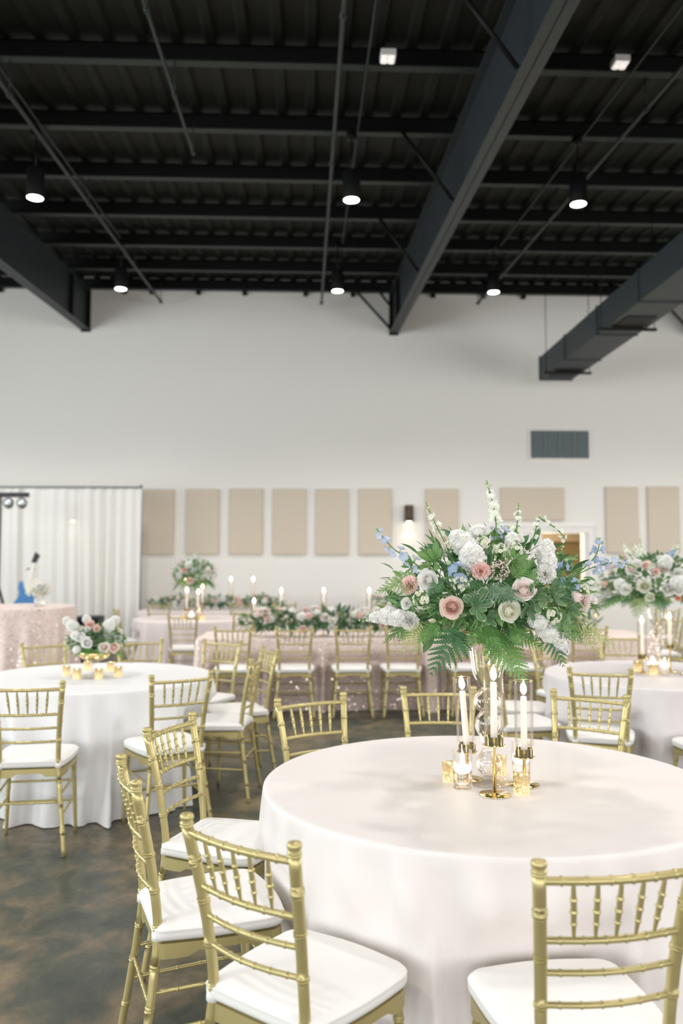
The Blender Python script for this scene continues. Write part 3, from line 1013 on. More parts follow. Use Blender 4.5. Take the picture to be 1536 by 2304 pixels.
def stock_mesh(c, seed, n=34, long_=1.25):
    """dense head of ruffled florets, radius about 1, axis +Z"""
    r = random.Random(seed)
    mb = MB()
    for i in range(n):
        t = i / (n - 1)
        z = lerp(-1, 1, t)
        a = i * 2.39996
        rad = sqrt(max(.05, 1 - z * z)) * .62
        d = V((cos(a) * rad, sin(a) * rad, z * .62)).normalized()
        p = V((cos(a) * rad, sin(a) * rad, z * long_ * .75))
        Mx = frame(p, d, (0, 0, 1), r.uniform(.36, .48), r.uniform(0, 6))
        add_floret(mb, Mx, vary(c, r, .04), mixc(c, (.70, .78, .42), .35), r, 5, .2, .75)
        Mx = frame(p + d * .06, d, (0, 0, 1), r.uniform(.2, .26), r.uniform(0, 6))
        add_floret(mb, Mx, vary(c, r, .04), c, r, 4, .7, .8)
    return mb.mesh('stock_flower', M['petal'])

def spire_mesh(pts, c, seed, n=10, size=.016, t0=.25, stem_r=.0022, stemc=(.17, .33, .10), bud=True, tipc=(.55, .70, .30)):
    """stem along pts with florets; small buds toward the tip"""
    r = random.Random(seed)
    P = curve_pts(pts, 24)
    mb = MB()
    tube(mb, P, [stem_r * lerp(1.1, .6, i / 24) for i in range(25)], 6, 0, stemc)
    for i in range(n):
        t = lerp(t0, .97, i / (n - 1))
        p = P[int(t * 24)]
        tdir = (P[min(24, int(t * 24) + 1)] - P[max(0, int(t * 24) - 1)]).normalized()
        a = i * 2.39996 + r.uniform(-.4, .4)
        side = tdir.orthogonal().normalized()
        side.rotate(Quaternion(tdir, a))
        d = (side + tdir * .35 + V((0, -.35, -.1))).normalized()
        f = lerp(1.0, .45, max(0, (t - .5) / .5))
        q = p + d * size * .75 * f
        tube(mb, [p, q], .0010, 4, 0, stemc, False)
        if bud and t > .86:
            add_ball(mb, q, size * .36, mixc(c, tipc, .7), 6)
        else:
            add_floret(mb, frame(q, d, (0, 0, 1), size * f * r.uniform(.9, 1.15), r.uniform(0, 6)), vary(c, r, .06), mixc(c, (.9, .92, .75), .4), r, 5, .25, .7)
            if r.random() < .5:
                add_floret(mb, frame(q + d * size * .2, d, (0, 0, 1), size * f * .5, r.uniform(0, 6)), mixc(c, (.95, .95, .9), .5), c, r, 4, .6, .7)
    return mb.mesh('flower_spire', M['petal'])

def fern_mesh(c, seed, pin=10, slender=.46, sub=10, leafw=.36):
    """frond, length 1 along +Y, blade normal +Z, tip drooping to -Z"""
    r = random.Random(seed)
    mb = MB()
    rach = [V((0, t, -.14 * t * t)) for t in [i / 16 for i in range(17)]]
    tube(mb, rach, [lerp(.008, .003, i / 16) for i in range(17)], 5, 0, mixc(c, (.35, .35, .12), .4))
    for i in range(pin):
        t = lerp(.10, .97, i / (pin - 1))
        Lp = slender * (1 - t) ** .75 * (1 if t > .18 else .8) + .03
        b = V((0, t, -.14 * t * t))
        for sx in (-1, 1):
            ang = lerp(1.15, .55, t)
            d = V((sx * sin(ang), cos(ang), -.10 + r.uniform(-.08, .08))).normalized()
            nrm = V((0, 0, 1)) + V((0, .25, 0)); nrm = (nrm - d * nrm.dot(d)).normalized()
            perp = nrm.cross(d)
            ns = max(3, int(sub * Lp / slender + .5))
            cc = vary(c, r, .16)
            for k in range(ns):
                q = (k + .5) / ns
                o = b + d * Lp * q - nrm * .06 * Lp * q * q
                ll = Lp * leafw * (1 - q) ** .7 * .62 + .008
                for sy in (-1, 1):
                    e = (perp * sy + d * 1.0).normalized()
                    wv = d * (Lp / ns) * .60
                    mb.add([o - wv * .8, o + e * ll * .55 - wv * .7, o + e * ll, o + e * ll * .5 + wv * .9, o + wv * .8], [(0, 1, 2, 3, 4)] if sy > 0 else [(4, 3, 2, 1, 0)], vary(cc, r, .06))
            mb.add([b + d * Lp * .93 - perp * .008, b + d * Lp * 1.05 - nrm * .06 * Lp, b + d * Lp * .93 + perp * .008], [(0, 1, 2)], cc)
    return mb.mesh('fern_frond', M['leaf'])

def add_leaf(mb, Mx, c, edge=None, L=1.0, W=.36, bend=.25, fold=.12, ob=.6):
    """leaf along local +Y, normal +Z; ob: where it is widest"""
    rows = 6
    vs, fs, cs = [], [], []
    for i in range(rows + 1):
        q = i / rows
        w = W * (sin(pi * q ** (math.log(.5) / math.log(ob))) ** .8 if 0 < q < 1 else 0) * .5 + .006
        z = -bend * q * q
        for u in (-1, -.78, 0, .78, 1):
            vs.append(Mx @ V((u * w, q * L, (z + fold * abs(u) * w * 2) * L)))
            cs.append(edge if (edge and (abs(u) > .9 or i >= rows)) else (mixc(c, (.5, .65, .35), .18) if u == 0 else c))
    for i in range(rows):
        for u in range(4):
            fs.append((i * 5 + u, i * 5 + u + 1, (i + 1) * 5 + u + 1, (i + 1) * 5 + u))
    mb.add(vs, fs, cs)

def whorl_mesh(c, edge, seed, n=9, W=.42):
    """rosette of oval leaves facing +Z, radius about 1"""
    r = random.Random(seed)
    mb = MB()
    tube(mb, [(0, 0, -.5), (0, 0, .02)], .04, 5, 0, c)
    for i in range(n):
        a = i * 2.39996
        t = i / n
        el = lerp(.95, .12, t) + r.uniform(-.12, .12)
        d = V((cos(a) * cos(el), sin(a) * cos(el), sin(el)))
        x = V((-sin(a), cos(a), 0)); z = d.cross(x) * -1
        z = x.cross(d)
        Mx = Matrix.Translation((0, 0, -.03 * t)) @ (Matrix((x, d, z)).transposed()).to_4x4()
        s = lerp(.55, 1.0, min(1, t * 1.6)) * r.uniform(.9, 1.08)
        add_leaf(mb, Mx @ Matrix.Scale(s, 4), vary(c, r, .14), edge, 1.0, W * r.uniform(.9, 1.1), .18, .10, .66)
    return mb.mesh('leaf_whorl', M['leaf'])

def wax_mesh(c, seed, n=26):
    r = random.Random(seed)
    mb = MB()
    for i in range(n):
        d = V((r.gauss(0, 1), r.gauss(0, 1), abs(r.gauss(0, .9)) + .2)).normalized()
        p = d * r.uniform(.55, 1.0)
        tube(mb, [(0, 0, -.6), p * .5, p], .018, 4, 0, (.20, .36, .12), False)
        add_floret(mb, frame(p, d, (0, 0, 1), r.uniform(.17, .26), r.uniform(0, 6)), vary(c, r, .05), (.62, .66, .30), r, 5, .25, .8)
    for i in range(10):
        d = V((r.gauss(0, 1), r.gauss(0, 1), r.gauss(0, .7))).normalized()
        add_leaf(mb, frame(d * .1, V((0, 0, 1)).lerp(d, .3), d, .8, 0), (.16, .30, .10), None, 1, .10)
    return mb.mesh('small_blossom_cluster', M['petal'])

def rice_mesh(seed):
    r = random.Random(seed)
    mb = MB()
    for i in range(120):
        d = V((r.gauss(0, 1), r.gauss(0, 1), r.gauss(0, .7) + .5)).normalized()
        p = d * r.uniform(.8, 1.0)
        add_ball(mb, p, r.uniform(.06, .10), mixc((.95, .76, .72), (.96, .90, .86), r.random()), 5)
        if i % 4 == 0: tube(mb, [(0, 0, -.6), p], .012, 4, 0, (.20, .30, .12), False)
    return mb.mesh('rice_flower', M['petal'])

def bud_mesh(seed):
    mb = MB()
    prof = [(.02, -1), (.10, -.7), (.32, -.55), (.46, -.2), (.44, .2), (.28, .7), (.08, 1.0), (0, 1.05)]
    vs, fs, cs = [], [], []
    for r0, z in prof:
        for k in range(10):
            a = 2 * pi * k / 10
            rr = r0 * (1 + .08 * sin(a * 5))
            vs.append((rr * cos(a + z * .5), rr * sin(a + z * .5), z)); cs.append(mixc((.45, .60, .28), (.86, .72, .62), max(0, min(1, (z + .6) / 1.4))))
    for i in range(len(prof) - 1):
        for k in range(10):
            k2 = (k + 1) % 10
            fs.append((i * 10 + k, i * 10 + k2, (i + 1) * 10 + k2, (i + 1) * 10 + k))
    mb.add(vs, fs, cs)
    tube(mb, [(0, 0, -2.5), (0, 0, -.8)], .06, 5, 0, (.25, .42, .12))
    return mb.mesh('flower_bud', M['petal'])

WHITE = (.95, .945, .93); CREAM = (.94, .935, .86)
F = {}
F['white'] = [rose_mesh((.93, .92, .86), WHITE, 1), rose_mesh((.93, .92, .87), WHITE, 2, 26, 1.1)]
F['cream'] = [rose_mesh((.90, .91, .72), CREAM, 3, 32), rose_mesh((.90, .90, .74), (.94, .935, .88), 4, 28)]
F['palepink'] = [rose_mesh((.95, .80, .75), (.95, .90, .87), 5, 26, 1.1), rose_mesh((.95, .82, .77), (.95, .89, .86), 6, 30)]
F['blush'] = [rose_mesh((.95, .70, .62), (.96, .82, .76), 7, 36, .95), rose_mesh((.95, .68, .60), (.95, .79, .73), 8, 32)]
F['coral'] = [rose_mesh((.86, .40, .32), (.90, .54, .46), 9, 26, .9)]
F['carn_pink'] = [carnation_mesh((.96, .62, .56), (.97, .77, .72), 11), carnation_mesh((.96, .64, .58), (.97, .80, .75), 12)]
F['carn_white'] = [carnation_mesh((.90, .91, .82), WHITE, 13), carnation_mesh((.91, .91, .84), WHITE, 14)]
F['carn_palepink'] = [carnation_mesh((.94, .74, .69), (.95, .85, .81), 15)]
F['stock'] = [stock_mesh(WHITE, 21), stock_mesh(WHITE, 22, 38, 1.5)]
F['whorl'] = [whorl_mesh((.070, .19, .085), (.62, .66, .40), 31), whorl_mesh((.085, .205, .085), (.60, .66, .40), 32, 11, .36), whorl_mesh((.15, .30, .085), (.20, .36, .12), 33, 10, .40)]
F['wax'] = [wax_mesh((.93, .93, .85), 41), wax_mesh((.94, .91, .87), 42)]
F['rice'] = [rice_mesh(51)]
F['bud'] = [bud_mesh(52)]
FERN = {'bright': [fern_mesh((.135, .30, .085), 61), fern_mesh((.165, .33, .10), 62, 11, .50)],
        'dark': [fern_mesh((.06, .17, .07), 63, 9, .50, 10), fern_mesh((.07, .19, .075), 64, 10, .42)],
        'grey': [fern_mesh((.13, .24, .14), 65, 14, .30, 10, .3)],
        'olive': [fern_mesh((.27, .37, .15), 66, 10, .42)],
        'pale': [fern_mesh((.43, .47, .19), 67, 12, .34, 12, .20)]}
PART = {'carn': 'carnation'}

def fdir(p, up=.25):
    """outward direction of a bloom at offset p"""
    d = V((p[0] * 1.0, p[1] * 1.0, p[2] * 1.2 + up * .25))
    return d.normalized() if d.length > 1e-6 else V((0, 0, 1))

def bloom(root, name, me, p, r, d=None, roll=None, R=rnd):
    d = fdir(p) if d is None else V(d)
    return put(name, me, root, frame(p, d, (0, 0, 1), r, R.uniform(0, 6) if roll is None else roll))

def frond(root, me, a, b, up=(0, -.6, .8), wid=1.0):
    a, b = V(a), V(b)
    y = (b - a); L = y.length; y.normalize()
    up = V(up); z = (up - y * up.dot(y)).normalized(); x = y.cross(z)
    Mx = Matrix.Translation(a) @ Matrix((x * L * wid, y * L, z * L)).transposed().to_4x4()
    return put('fern_frond', me, root, Mx)

def foliage_mesh(rad, n, seed, colors, size=(.045, .09), inner=.35, low=-1.0):
    """leaves scattered through a dome of half-axes rad"""
    r = random.Random(seed)
    mb = MB()
    for i in range(n):
        d = V((r.gauss(0, 1), r.gauss(0, 1), r.gauss(0, 1)))
        d.normalize()
        if d.z < low: d.z = low * r.random()
        k = lerp(inner, .97, r.random() ** .5)
        p = V((d.x * rad[0] * k, d.y * rad[1] * k, d.z * rad[2] * k))
        out = (V((d.x, d.y, d.z + .25)) + V((r.gauss(0, .45), r.gauss(0, .45), r.gauss(0, .45)))).normalized()
        s = r.uniform(*size)
        nrm = V((r.gauss(0, .6), r.gauss(0, .6) - .2, 1))
        z = (nrm - out * nrm.dot(out)).normalized()
        x = out.cross(z)
        Mx = Matrix.Translation(p) @ (Matrix((x, out, z)).transposed() * s).to_4x4()
        add_leaf(mb, Mx, vary(r.choice(colors), r, .2), None, 1, r.choice((.12, .2, .34, .42)), r.uniform(.1, .4), .12, .5)
    return mb

GREENS = [(.045, .14, .055), (.065, .19, .065), (.10, .24, .075), (.13, .29, .095), (.05, .165, .08), (.19, .34, .11)]

# --- tall arrangement on the blush table
AC = (.652, 3.02, 1.42)
arr = empty('flower_arrangement', AC)
tag(arr, 'large white, blush and blue flower arrangement with ferns crowning the tall glass vase', 'flower arrangement', 'flower arrangements')
mb = foliage_mesh((.36, .29, .225), 1000, 77, GREENS, (.05, .085), .15, -.62)
mb2 = foliage_mesh((.385, .30, .25), 230, 78, [(.10, .25, .07), (.15, .31, .09), (.20, .36, .11)], (.035, .062), .7, -.3)
mb.merge(mb2, Matrix.Identity(4))
o = put('foliage', mb.mesh('foliage', M['leaf']), arr); o['kind'] = 'stuff'
mb = MB()
for i in range(40):
    a = i * 2.4; rr = .05 * sqrt(i / 40)
    tube(mb, [(rr * cos(a), rr * sin(a), -.16), (rr * 2.5 * cos(a), rr * 2.5 * sin(a), .05)], .003, 5, 0, (.12, .26, .07), False)
o = put('stems', mb.mesh('stems', M['leaf']), arr); o['kind'] = 'stuff'
FR = V((0, -1, .25))
ROS = [('white', (-.249, -.239, .072), .038, (-.45, -.85, .1), 0), ('blush', (-.178, -.285, -.017), .043, (-.25, -1, -.05), 0), ('cream', (.006, -.312, -.028), .041, (.25, -1, .0), 0),
       ('palepink', (.055, -.308, .041), .041, (-.3, -1, .55), 0), ('white', (-.058, -.144, .236), .036, (-.2, -.6, .8), 1), ('palepink', (.244, -.255, .013), .036, (.8, -.5, .5), 1), ('white', (.06, -.189, .211), .032, (.2, -.6, .8), 0)]
for c, p, r, d, k in ROS: bloom(arr, 'rose', F[c][k], p, r, d)
for c, p, r, d in [('carn_pink', (-.081, -.285, .101), .036, (-.1, -1, .3)), ('carn_pink', (-.305, -.21, .052), .036, (-.5, -.8, .2)), ('carn_white', (-.302, -.19, -.067), .036, (-.35, -.85, -.1)),
                   ('carn_white', (-.316, -.21, -.008), .024, (-.7, -.5, .1)), ('carn_white', (.134, -.28, .09), .038, (.1, -1, .25)), ('carn_palepink', (.269, -.242, -.003), .032, (.8, -.6, 0))]:
    bloom(arr, 'carnation', F[c][0], p, r, d)
for p, r, d, k in [((-.123, -.21, .189), .046, (-.6, -.35, .65), 1), ((-.103, -.26, .144), .050, (-.3, -.6, .6), 0), ((.149, -.235, .160), .036, (.1, -.3, 1), 1), ((.15, -.26, .125), .034, (.1, -.5, .7), 0),
                   ((-.372, -.17, -.051), .036, (-1, -.2, -.05), 0), ((-.341, -.19, -.057), .034, (-1, -.4, 0), 0), ((-.412, -.16, -.056), .024, (-1, -.1, 0), 0),
                   ((.102, -.29, -.063), .030, (.5, -.6, -.3), 0), ((.140, -.27, -.098), .037, (.5, -.6, -.5), 0), ((.174, -.25, -.127), .035, (.5, -.5, -.7), 1), ((.196, -.25, -.155), .024, (.4, -.4, -.8), 0), ((.041, -.21, .201), .028, (0, -.5, .9), 0)]:
    bloom(arr, 'stock_flower', F['stock'][k], p, r, d)
for p, r, d, k in [((-.105, -.315, -.011), .068, (.1, -1, .25), 0), ((.095, -.305, .015), .060, (.3, -1, .1), 1), ((.15, -.295, .029), .058, (.6, -.8, .2), 1), ((-.226, -.22, .135), .066, (-.5, -.7, .5), 2),
                   ((-.057, -.30, -.05), .038, (0, -1, -.2), 0), ((.216, -.27, -.024), .052, (.6, -.8, -.1), 1), ((.032, -.275, .135), .048, (.1, -.8, .6), 2), ((.072, -.305, -.02), .05, (.3, -.9, -.3), 0), ((-.29, -.15, .12), .05, (-.8, -.3, .4), 2)]:
    bloom(arr, 'leaf_whorl', F['whorl'][k], p, r, d)
for p, r in [((-.149, -.288, .058), .030), ((-.268, -.247, .006), .036), ((.152, -.285, -.044), .034), ((.046, -.245, .168), .036), ((.271, -.243, .034), .026), ((-.155, -.203, .183), .032), ((-.008, -.255, .16), .032), ((.268, -.199, -.08), .030), ((-.06, -.22, .19), .03)]:
    bloom(arr, 'small_blossom_cluster', F['wax'][int(r * 1000) % 2], p, r)
bloom(arr, 'rice_flower', F['rice'][0], (-.021, -.29, .104), .034, (.1, -1, .2))
for p, r, d in [((-.235, -.25, -.062), .017, (-1, -.4, .1)), ((-.205, -.27, -.02), .020, (-.7, -.6, .6)), ((.25, -.25, -.05), .016, (.8, -.4, -.3)), ((.285, -.22, -.062), .016, (.9, -.3, -.5)), ((.012, -.26, .135), .015, (.1, -.7, .7))]:
    bloom(arr, 'flower_bud', F['bud'][0], p, r, d)
BLUE = (.44, .57, .82); PALEB = (.60, .68, .85); LARK = (.93, .945, .86)
SP = {'D1': [(-.251, -.228, .094), (-.300, -.211, .135), (-.358, -.194, .176), (-.397, -.177, .221), (-.414, -.160, .247)],
      'D3': [(.151, -.287, .036), (.198, -.244, .094), (.227, -.200, .135)],
      'D4': [(.203, -.264, .061), (.294, -.216, .105), (.404, -.168, .129), (.504, -.120, .115)],
      'D5': [(-.120, -.26, .08), (-.154, -.285, .100), (-.190, -.300, .122)],
      'D6': [(-.021, -.21, .198), (.007, -.10, .251)], 'D7': [(.009, -.211, .198), (.047, -.10, .254)],
      'D8': [(.217, -.265, .035), (.249, -.25, .070)], 'D9': [(.262, -.221, .093), (.345, -.160, .154), (.383, -.10, .217)],
      'L1': [(-.172, -.209, .168), (-.201, -.155, .245), (-.235, -.10, .341)], 'L2': [(-.007, -.201, .206), (.002, -.126, .309), (-.008, -.05, .425)],
      'L3': [(.045, -.234, .175), (.073, -.157, .261), (.099, -.08, .340)], 'L4': [(.094, -.233, .168), (.136, -.167, .245), (.167, -.10, .295)],
      'L5': [(.167, -.10, .287), (.214, -.11, .255), (.247, -.12, .213), (.222, -.13, .154)], 'L6': [(-.334, -.165, -.058), (-.407, -.143, -.060), (-.473, -.12, -.069)]}
for k, (c, n, size, t0) in {'D1': (PALEB, 13, .018, .15), 'D3': (BLUE, 6, .021, .4), 'D4': (PALEB, 15, .019, .4), 'D5': (BLUE, 5, .024, .4), 'D6': (PALEB, 4, .02, .5), 'D7': (PALEB, 4, .02, .5), 'D8': (BLUE, 3, .018, .6), 'D9': (BLUE, 7, .02, .5),
                             'L1': (LARK, 9, .015, .45), 'L2': (LARK, 20, .016, .30), 'L3': (LARK, 11, .014, .35), 'L4': (LARK, 9, .014, .40), 'L5': (LARK, 12, .011, .10), 'L6': ((.72, .80, .62), 12, .011, .3)}.items():
    nm = 'delphinium_spire' if k[0] == 'D' else 'larkspur_spire'
    put(nm, spire_mesh(SP[k], c, hash(k) % 97 if False else sum(map(ord, k)), n, size, t0), arr)
FE = [('olive', 0, (-.272, -.22, .085), (-.424, -.20, .040), (.1, -.7, .7)), ('dark', 0, (-.134, -.234, -.085), (-.251, -.30, -.218), (-.4, -.9, .3)), ('dark', 1, (-.146, -.218, -.095), (-.13, -.30, -.170), (.2, -1, .2)),
      ('bright', 1, (-.035, -.224, -.105), (.058, -.33, -.240), (.3, -1, .3)), ('bright', 0, (.028, -.243, -.095), (.125, -.30, -.145), (.2, -.8, .6)), ('bright', 0, (-.002, -.244, -.095), (-.075, -.34, -.155), (-.2, -1, .4)),
      ('bright', 0, (-.02, -.253, -.085), (-.14, -.34, -.118), (0, -.7, .7)), ('grey', 0, (.040, -.300, .040), (-.145, -.345, .031), (0, -.8, .6)), ('grey', 0, (-.073, -.303, .040), (.045, -.345, .016), (0, -.8, .6)),
      ('dark', 1, (.151, -.286, .043), (.190, -.27, .115), (.2, -1, .2)), ('dark', 0, (.190, -.278, .014), (.255, -.25, .10), (.3, -1, .2)), ('pale', 0, (.241, -.23, -.062), (.405, -.20, -.140), (.1, -.8, .6)),
      ('pale', 0, (.255, -.207, -.065), (.333, -.22, -.180), (.1, -.9, .3)), ('olive', 0, (.208, -.24, -.062), (.334, -.20, -.095), (.1, -.7, .8)), ('pale', 0, (-.264, -.209, -.065), (-.338, -.24, -.165), (-.1, -1, .2)),
      ('pale', 0, (-.248, -.20, -.075), (-.298, -.24, -.170), (-.1, -1, .2)), ('bright', 0, (.143, -.284, -.030), (.279, -.25, -.120), (.2, -.9, .4)), ('dark', 0, (-.180, -.17, .165), (-.262, -.15, .188), (-.1, -.7, .7)),
      ('bright', 1, (.018, -.290, .080), (.083, -.30, .140), (0, -1, .3)), ('bright', 1, (.07, -.28, .06), (.13, -.30, .11), (.1, -1, .3)), ('dark', 0, (.145, -.25, -.075), (.190, -.30, -.200), (.2, -1, .1)), ('dark', 1, (-.20, -.25, .07), (-.26, -.29, .03), (-.2, -.9, .4)),
      ('bright', 0, (-.205, -.221, -.075), (-.285, -.25, -.125), (-.2, -.8, .5)), ('dark', 1, (-.06, -.26, .06), (-.14, -.33, .06), (0, -.9, .5)), ('bright', 1, (.03, -.25, -.08), (.03, -.34, -.13), (0, -.8, .6)), ('bright', 0, (-.08, -.25, -.08), (-.03, -.34, -.14), (0, -.8, .6))]
for c, k, a, b2, up in FE: frond(arr, FERN[c][k], a, b2, up)
# the far side of the arrangement
for i in range(16):
    a = rnd.uniform(.1, pi - .1); z = rnd.uniform(-.06, .18)
    k = sqrt(max(.1, 1 - (z / .26) ** 2)); p = (.36 * cos(a) * k, .28 * sin(a) * k, z)
    c = rnd.choice(['white', 'cream', 'palepink', 'blush'])
    bloom(arr, 'rose', F[c][0], p, .036)
for i in range(8):
    a = rnd.uniform(.2, pi - .2); p = V((.25 * cos(a), .2 * sin(a), -.06)); frond(arr, FERN['bright'][i % 2], p, p + V((cos(a) * .16, sin(a) * .16, -.09)), (0, .3, .9))

# --- random arrangement for the other tables
fol_round = [foliage_mesh((1, 1, 1), 420, s, GREENS, (.16, .28), .35, lo).mesh('foliage', M['leaf']) for s, lo in ((81, -.7), (82, -.5))]
def arrangement(loc, rad, label, seed, counts, specials=(), fern_n=14, spires=5, droop=.10):
    r = random.Random(seed)
    a = empty('flower_arrangement', loc); tag(a, label, 'flower arrangement', 'flower arrangements')
    o = put('foliage', fol_round[seed % 2], a, Matrix.Diagonal((rad[0], rad[1], rad[2], 1))); o['kind'] = 'stuff'
    o = put('foliage', fol_round[(seed + 1) % 2], a, Matrix.Diagonal((rad[0] * .8, rad[1] * .8, rad[2] * .85, 1)) @ Matrix.Rotation(1.3, 4, 'Z')); o['kind'] = 'stuff'
    for c, p, s in specials:
        nm = 'carnation' if c.startswith('carn') else ('stock_flower' if c == 'stock' else 'rose')
        bloom(a, nm, F[c][0], p, s, (p[0], p[1] - .08, p[2] + .02), R=r)
    for c, n, s in counts:
        for i in range(n):
            th = r.uniform(0, 2 * pi); z = r.uniform(-.35, .85)
            k = sqrt(1 - z * z)
            p = (rad[0] * cos(th) * k, rad[1] * sin(th) * k, rad[2] * z)
            nm = {'stock': 'stock_flower', 'wax': 'small_blossom_cluster', 'whorl': 'leaf_whorl'}.get(c, 'carnation' if c.startswith('carn') else 'rose')
            bloom(a, nm, r.choice(F[c]), p, s * r.uniform(.85, 1.15), R=r)
    for i in range(fern_n):
        th = 2 * pi * i / fern_n + r.uniform(-.2, .2)
        p = V((rad[0] * .65 * cos(th), rad[1] * .65 * sin(th), -rad[2] * .35))
        q = p + V((cos(th) * rad[0] * .55, sin(th) * rad[0] * .55, -droop * r.uniform(.5, 1.2)))
        frond(a, r.choice(FERN[r.choice(['bright', 'bright', 'dark', 'olive'])]), p, q, (cos(th) * .3, sin(th) * .3, .9))
    for i in range(spires):
        th = r.uniform(0, 2 * pi); k = r.uniform(.1, .6)
        p = V((rad[0] * k * cos(th), rad[1] * k * sin(th), rad[2] * .7))
        q = p + V((cos(th) * .10, sin(th) * .08, r.uniform(.10, .19)))
        c = r.choice([LARK, LARK, BLUE])
        put('larkspur_spire' if c is LARK else 'delphinium_spire', spire_mesh([p, (p + q) / 2, q], c, r.randint(0, 999), 11, .018, .35), a)
    return a

arrangement((2.50, 5.98, 1.40), (.40, .34, .22), 'second tall white, pink and blue arrangement, above the lilac table', 5,
            [('white', 9, .046), ('cream', 5, .045), ('blush', 5, .036), ('carn_white', 6, .044), ('carn_pink', 3, .038), ('stock', 6, .05), ('wax', 8, .04)],
            [('cream', (-.17, -.26, -.01), .052), ('white', (-.02, -.30, -.03), .048), ('cream', (-.14, -.28, -.085), .036), ('blush', (-.14, -.24, .13), .042), ('carn_pink', (-.03, -.26, .12), .040), ('carn_pink', (-.10, -.28, .09), .032), ('coral', (.045, -.31, -.085), .030), ('carn_white', (-.24, -.20, .10), .04), ('stock', (.0, -.22, .16), .05), ('stock', (-.30, -.16, .0), .05), ('carn_white', (.06, -.28, .08), .045)], 14, 6)
a6 = arrangement((-1.60, 12.1, 1.40), (.31, .28, .21), 'far tall white and blush arrangement before the wall panels', 12,
            [('white', 8, .05), ('cream', 6, .048), ('palepink', 6, .045), ('blush', 4, .04), ('carn_palepink', 4, .04), ('whorl', 8, .06)],
            [('white', (-.05, -.22, .13), .06), ('coral', (-.10, -.26, .06), .04), ('blush', (-.02, -.27, -.09), .055), ('white', (-.18, -.20, -.02), .055)], 14, 1, .14)
bloom(a6, 'delphinium_spire', spire_mesh([(0, 0, -2), (0, 0, -1), (0, 0, 0)], BLUE, 3, 5, .7, .8), (.02, -.26, .07), .05)
arrangement((-1.46, 5.92, 1.02), (.19, .18, .11), 'low white and blush flower arrangement in the gold bowl on the white table', 8,
            [('white', 4, .034), ('cream', 2, .032), ('carn_white', 3, .03), ('whorl', 8, .05), ('wax', 4, .03)],
            [('white', (-.01, -.18, -.005), .042), ('palepink', (.10, -.15, -.04), .038), ('blush', (.155, -.10, -.045), .042), ('carn_pink', (-.01, -.10, .11), .038), ('carn_pink', (.04, -.12, .085), .03), ('stock', (-.12, -.12, .10), .045), ('stock', (-.09, -.15, .04), .038), ('stock', (-.17, -.06, .13), .035), ('stock', (.11, -.08, .10), .05), ('stock', (.14, -.04, .13), .04), ('stock', (-.08, -.16, -.05), .03), ('stock', (-.045, -.05, .14), .035)], 12, 0, .06)
arrangement((-3.12, 10.0, 1.235), (.10, .10, .09), 'small cream flower posy in a glass vase on the high sequin table', 9,
            [('cream', 8, .05), ('white', 6, .05), ('palepink', 1, .045), ('whorl', 3, .05)], [('cream', (-.05, -.09, .01), .05), ('white', (.02, -.10, .05), .05), ('palepink', (-.03, -.05, .09), .045)], 4, 0, .03)

# ------------------------------------------------------------------ garlands
fol_strip = [foliage_mesh((.5, .17, .10), 330, s, [(.025, .09, .035), (.035, .12, .045), (.05, .16, .05), (.08, .21, .06), (.04, .14, .065)], (.06, .11), .2, -.5).mesh('foliage', M['leaf']) for s in (91, 92)]
def garland(x0, x1, y, z, label, seed, mix, zs=1.0):
    r = random.Random(seed)
    g = empty('floral_garland', ((x0 + x1) / 2, y, z)); tag(g, label, 'garland', 'garlands on the long tables')
    L = x1 - x0; n = max(2, round(L / .62))
    for i in range(n):
        o = put('foliage', fol_strip[i % 2], g, Matrix.Translation((-L / 2 + L * (i + .5) / n, 0, .115 * zs)) @ Matrix.Diagonal((L / n * 1.25, 1, zs, 1))); o['kind'] = 'stuff'
    for c, dens, s in mix:
        for i in range(int(dens * L)):
            x = r.uniform(-L / 2, L / 2); th = r.uniform(-.1, pi * .8)
            p = (x, -.195 * cos(th), .085 * zs + .145 * zs * sin(th))
            nm = {'stock': 'stock_flower', 'whorl': 'leaf_whorl', 'wax': 'small_blossom_cluster'}.get(c, 'carnation' if c.startswith('carn') else 'rose')
            bloom(g, nm, r.choice(F[c]), p, s * r.uniform(.85, 1.15), (r.uniform(-.3, .3), -cos(th) - .2, sin(th) + .1), R=r)
    for i in range(int(L * 4)):
        x = r.uniform(-L / 2, L / 2); sy = r.choice((-1, 1, -1))
        p = V((x, .05 * sy, .16 * zs)); q = p + V((r.uniform(-.1, .1), .12 * sy, r.uniform(-.02, .13)))
        frond(g, r.choice(FERN[r.choice(['bright', 'dark', 'olive', 'pale'])]), p, q, (0, -.3, .9))
MIXG = [('white', 4.5, .045), ('cream', 3.5, .042), ('blush', 4.5, .046), ('palepink', 3.5, .045), ('carn_pink', 1.5, .04), ('carn_white', 2, .042), ('stock', 2.2, .048), ('whorl', 4, .05), ('wax', 2, .04)]
garland(-.62, 3.12, 9.05, TH, 'long green garland with white and blush roses on the long sequin table', 3, MIXG, 1.3)
garland(-2.55, -.45, 14.35, TH, 'blush and green garland on the wall table beside the drape', 4, MIXG)
garland(1.15, 3.2, 14.35, TH, 'blush and green garland on the wall table near the sconce', 5, MIXG)

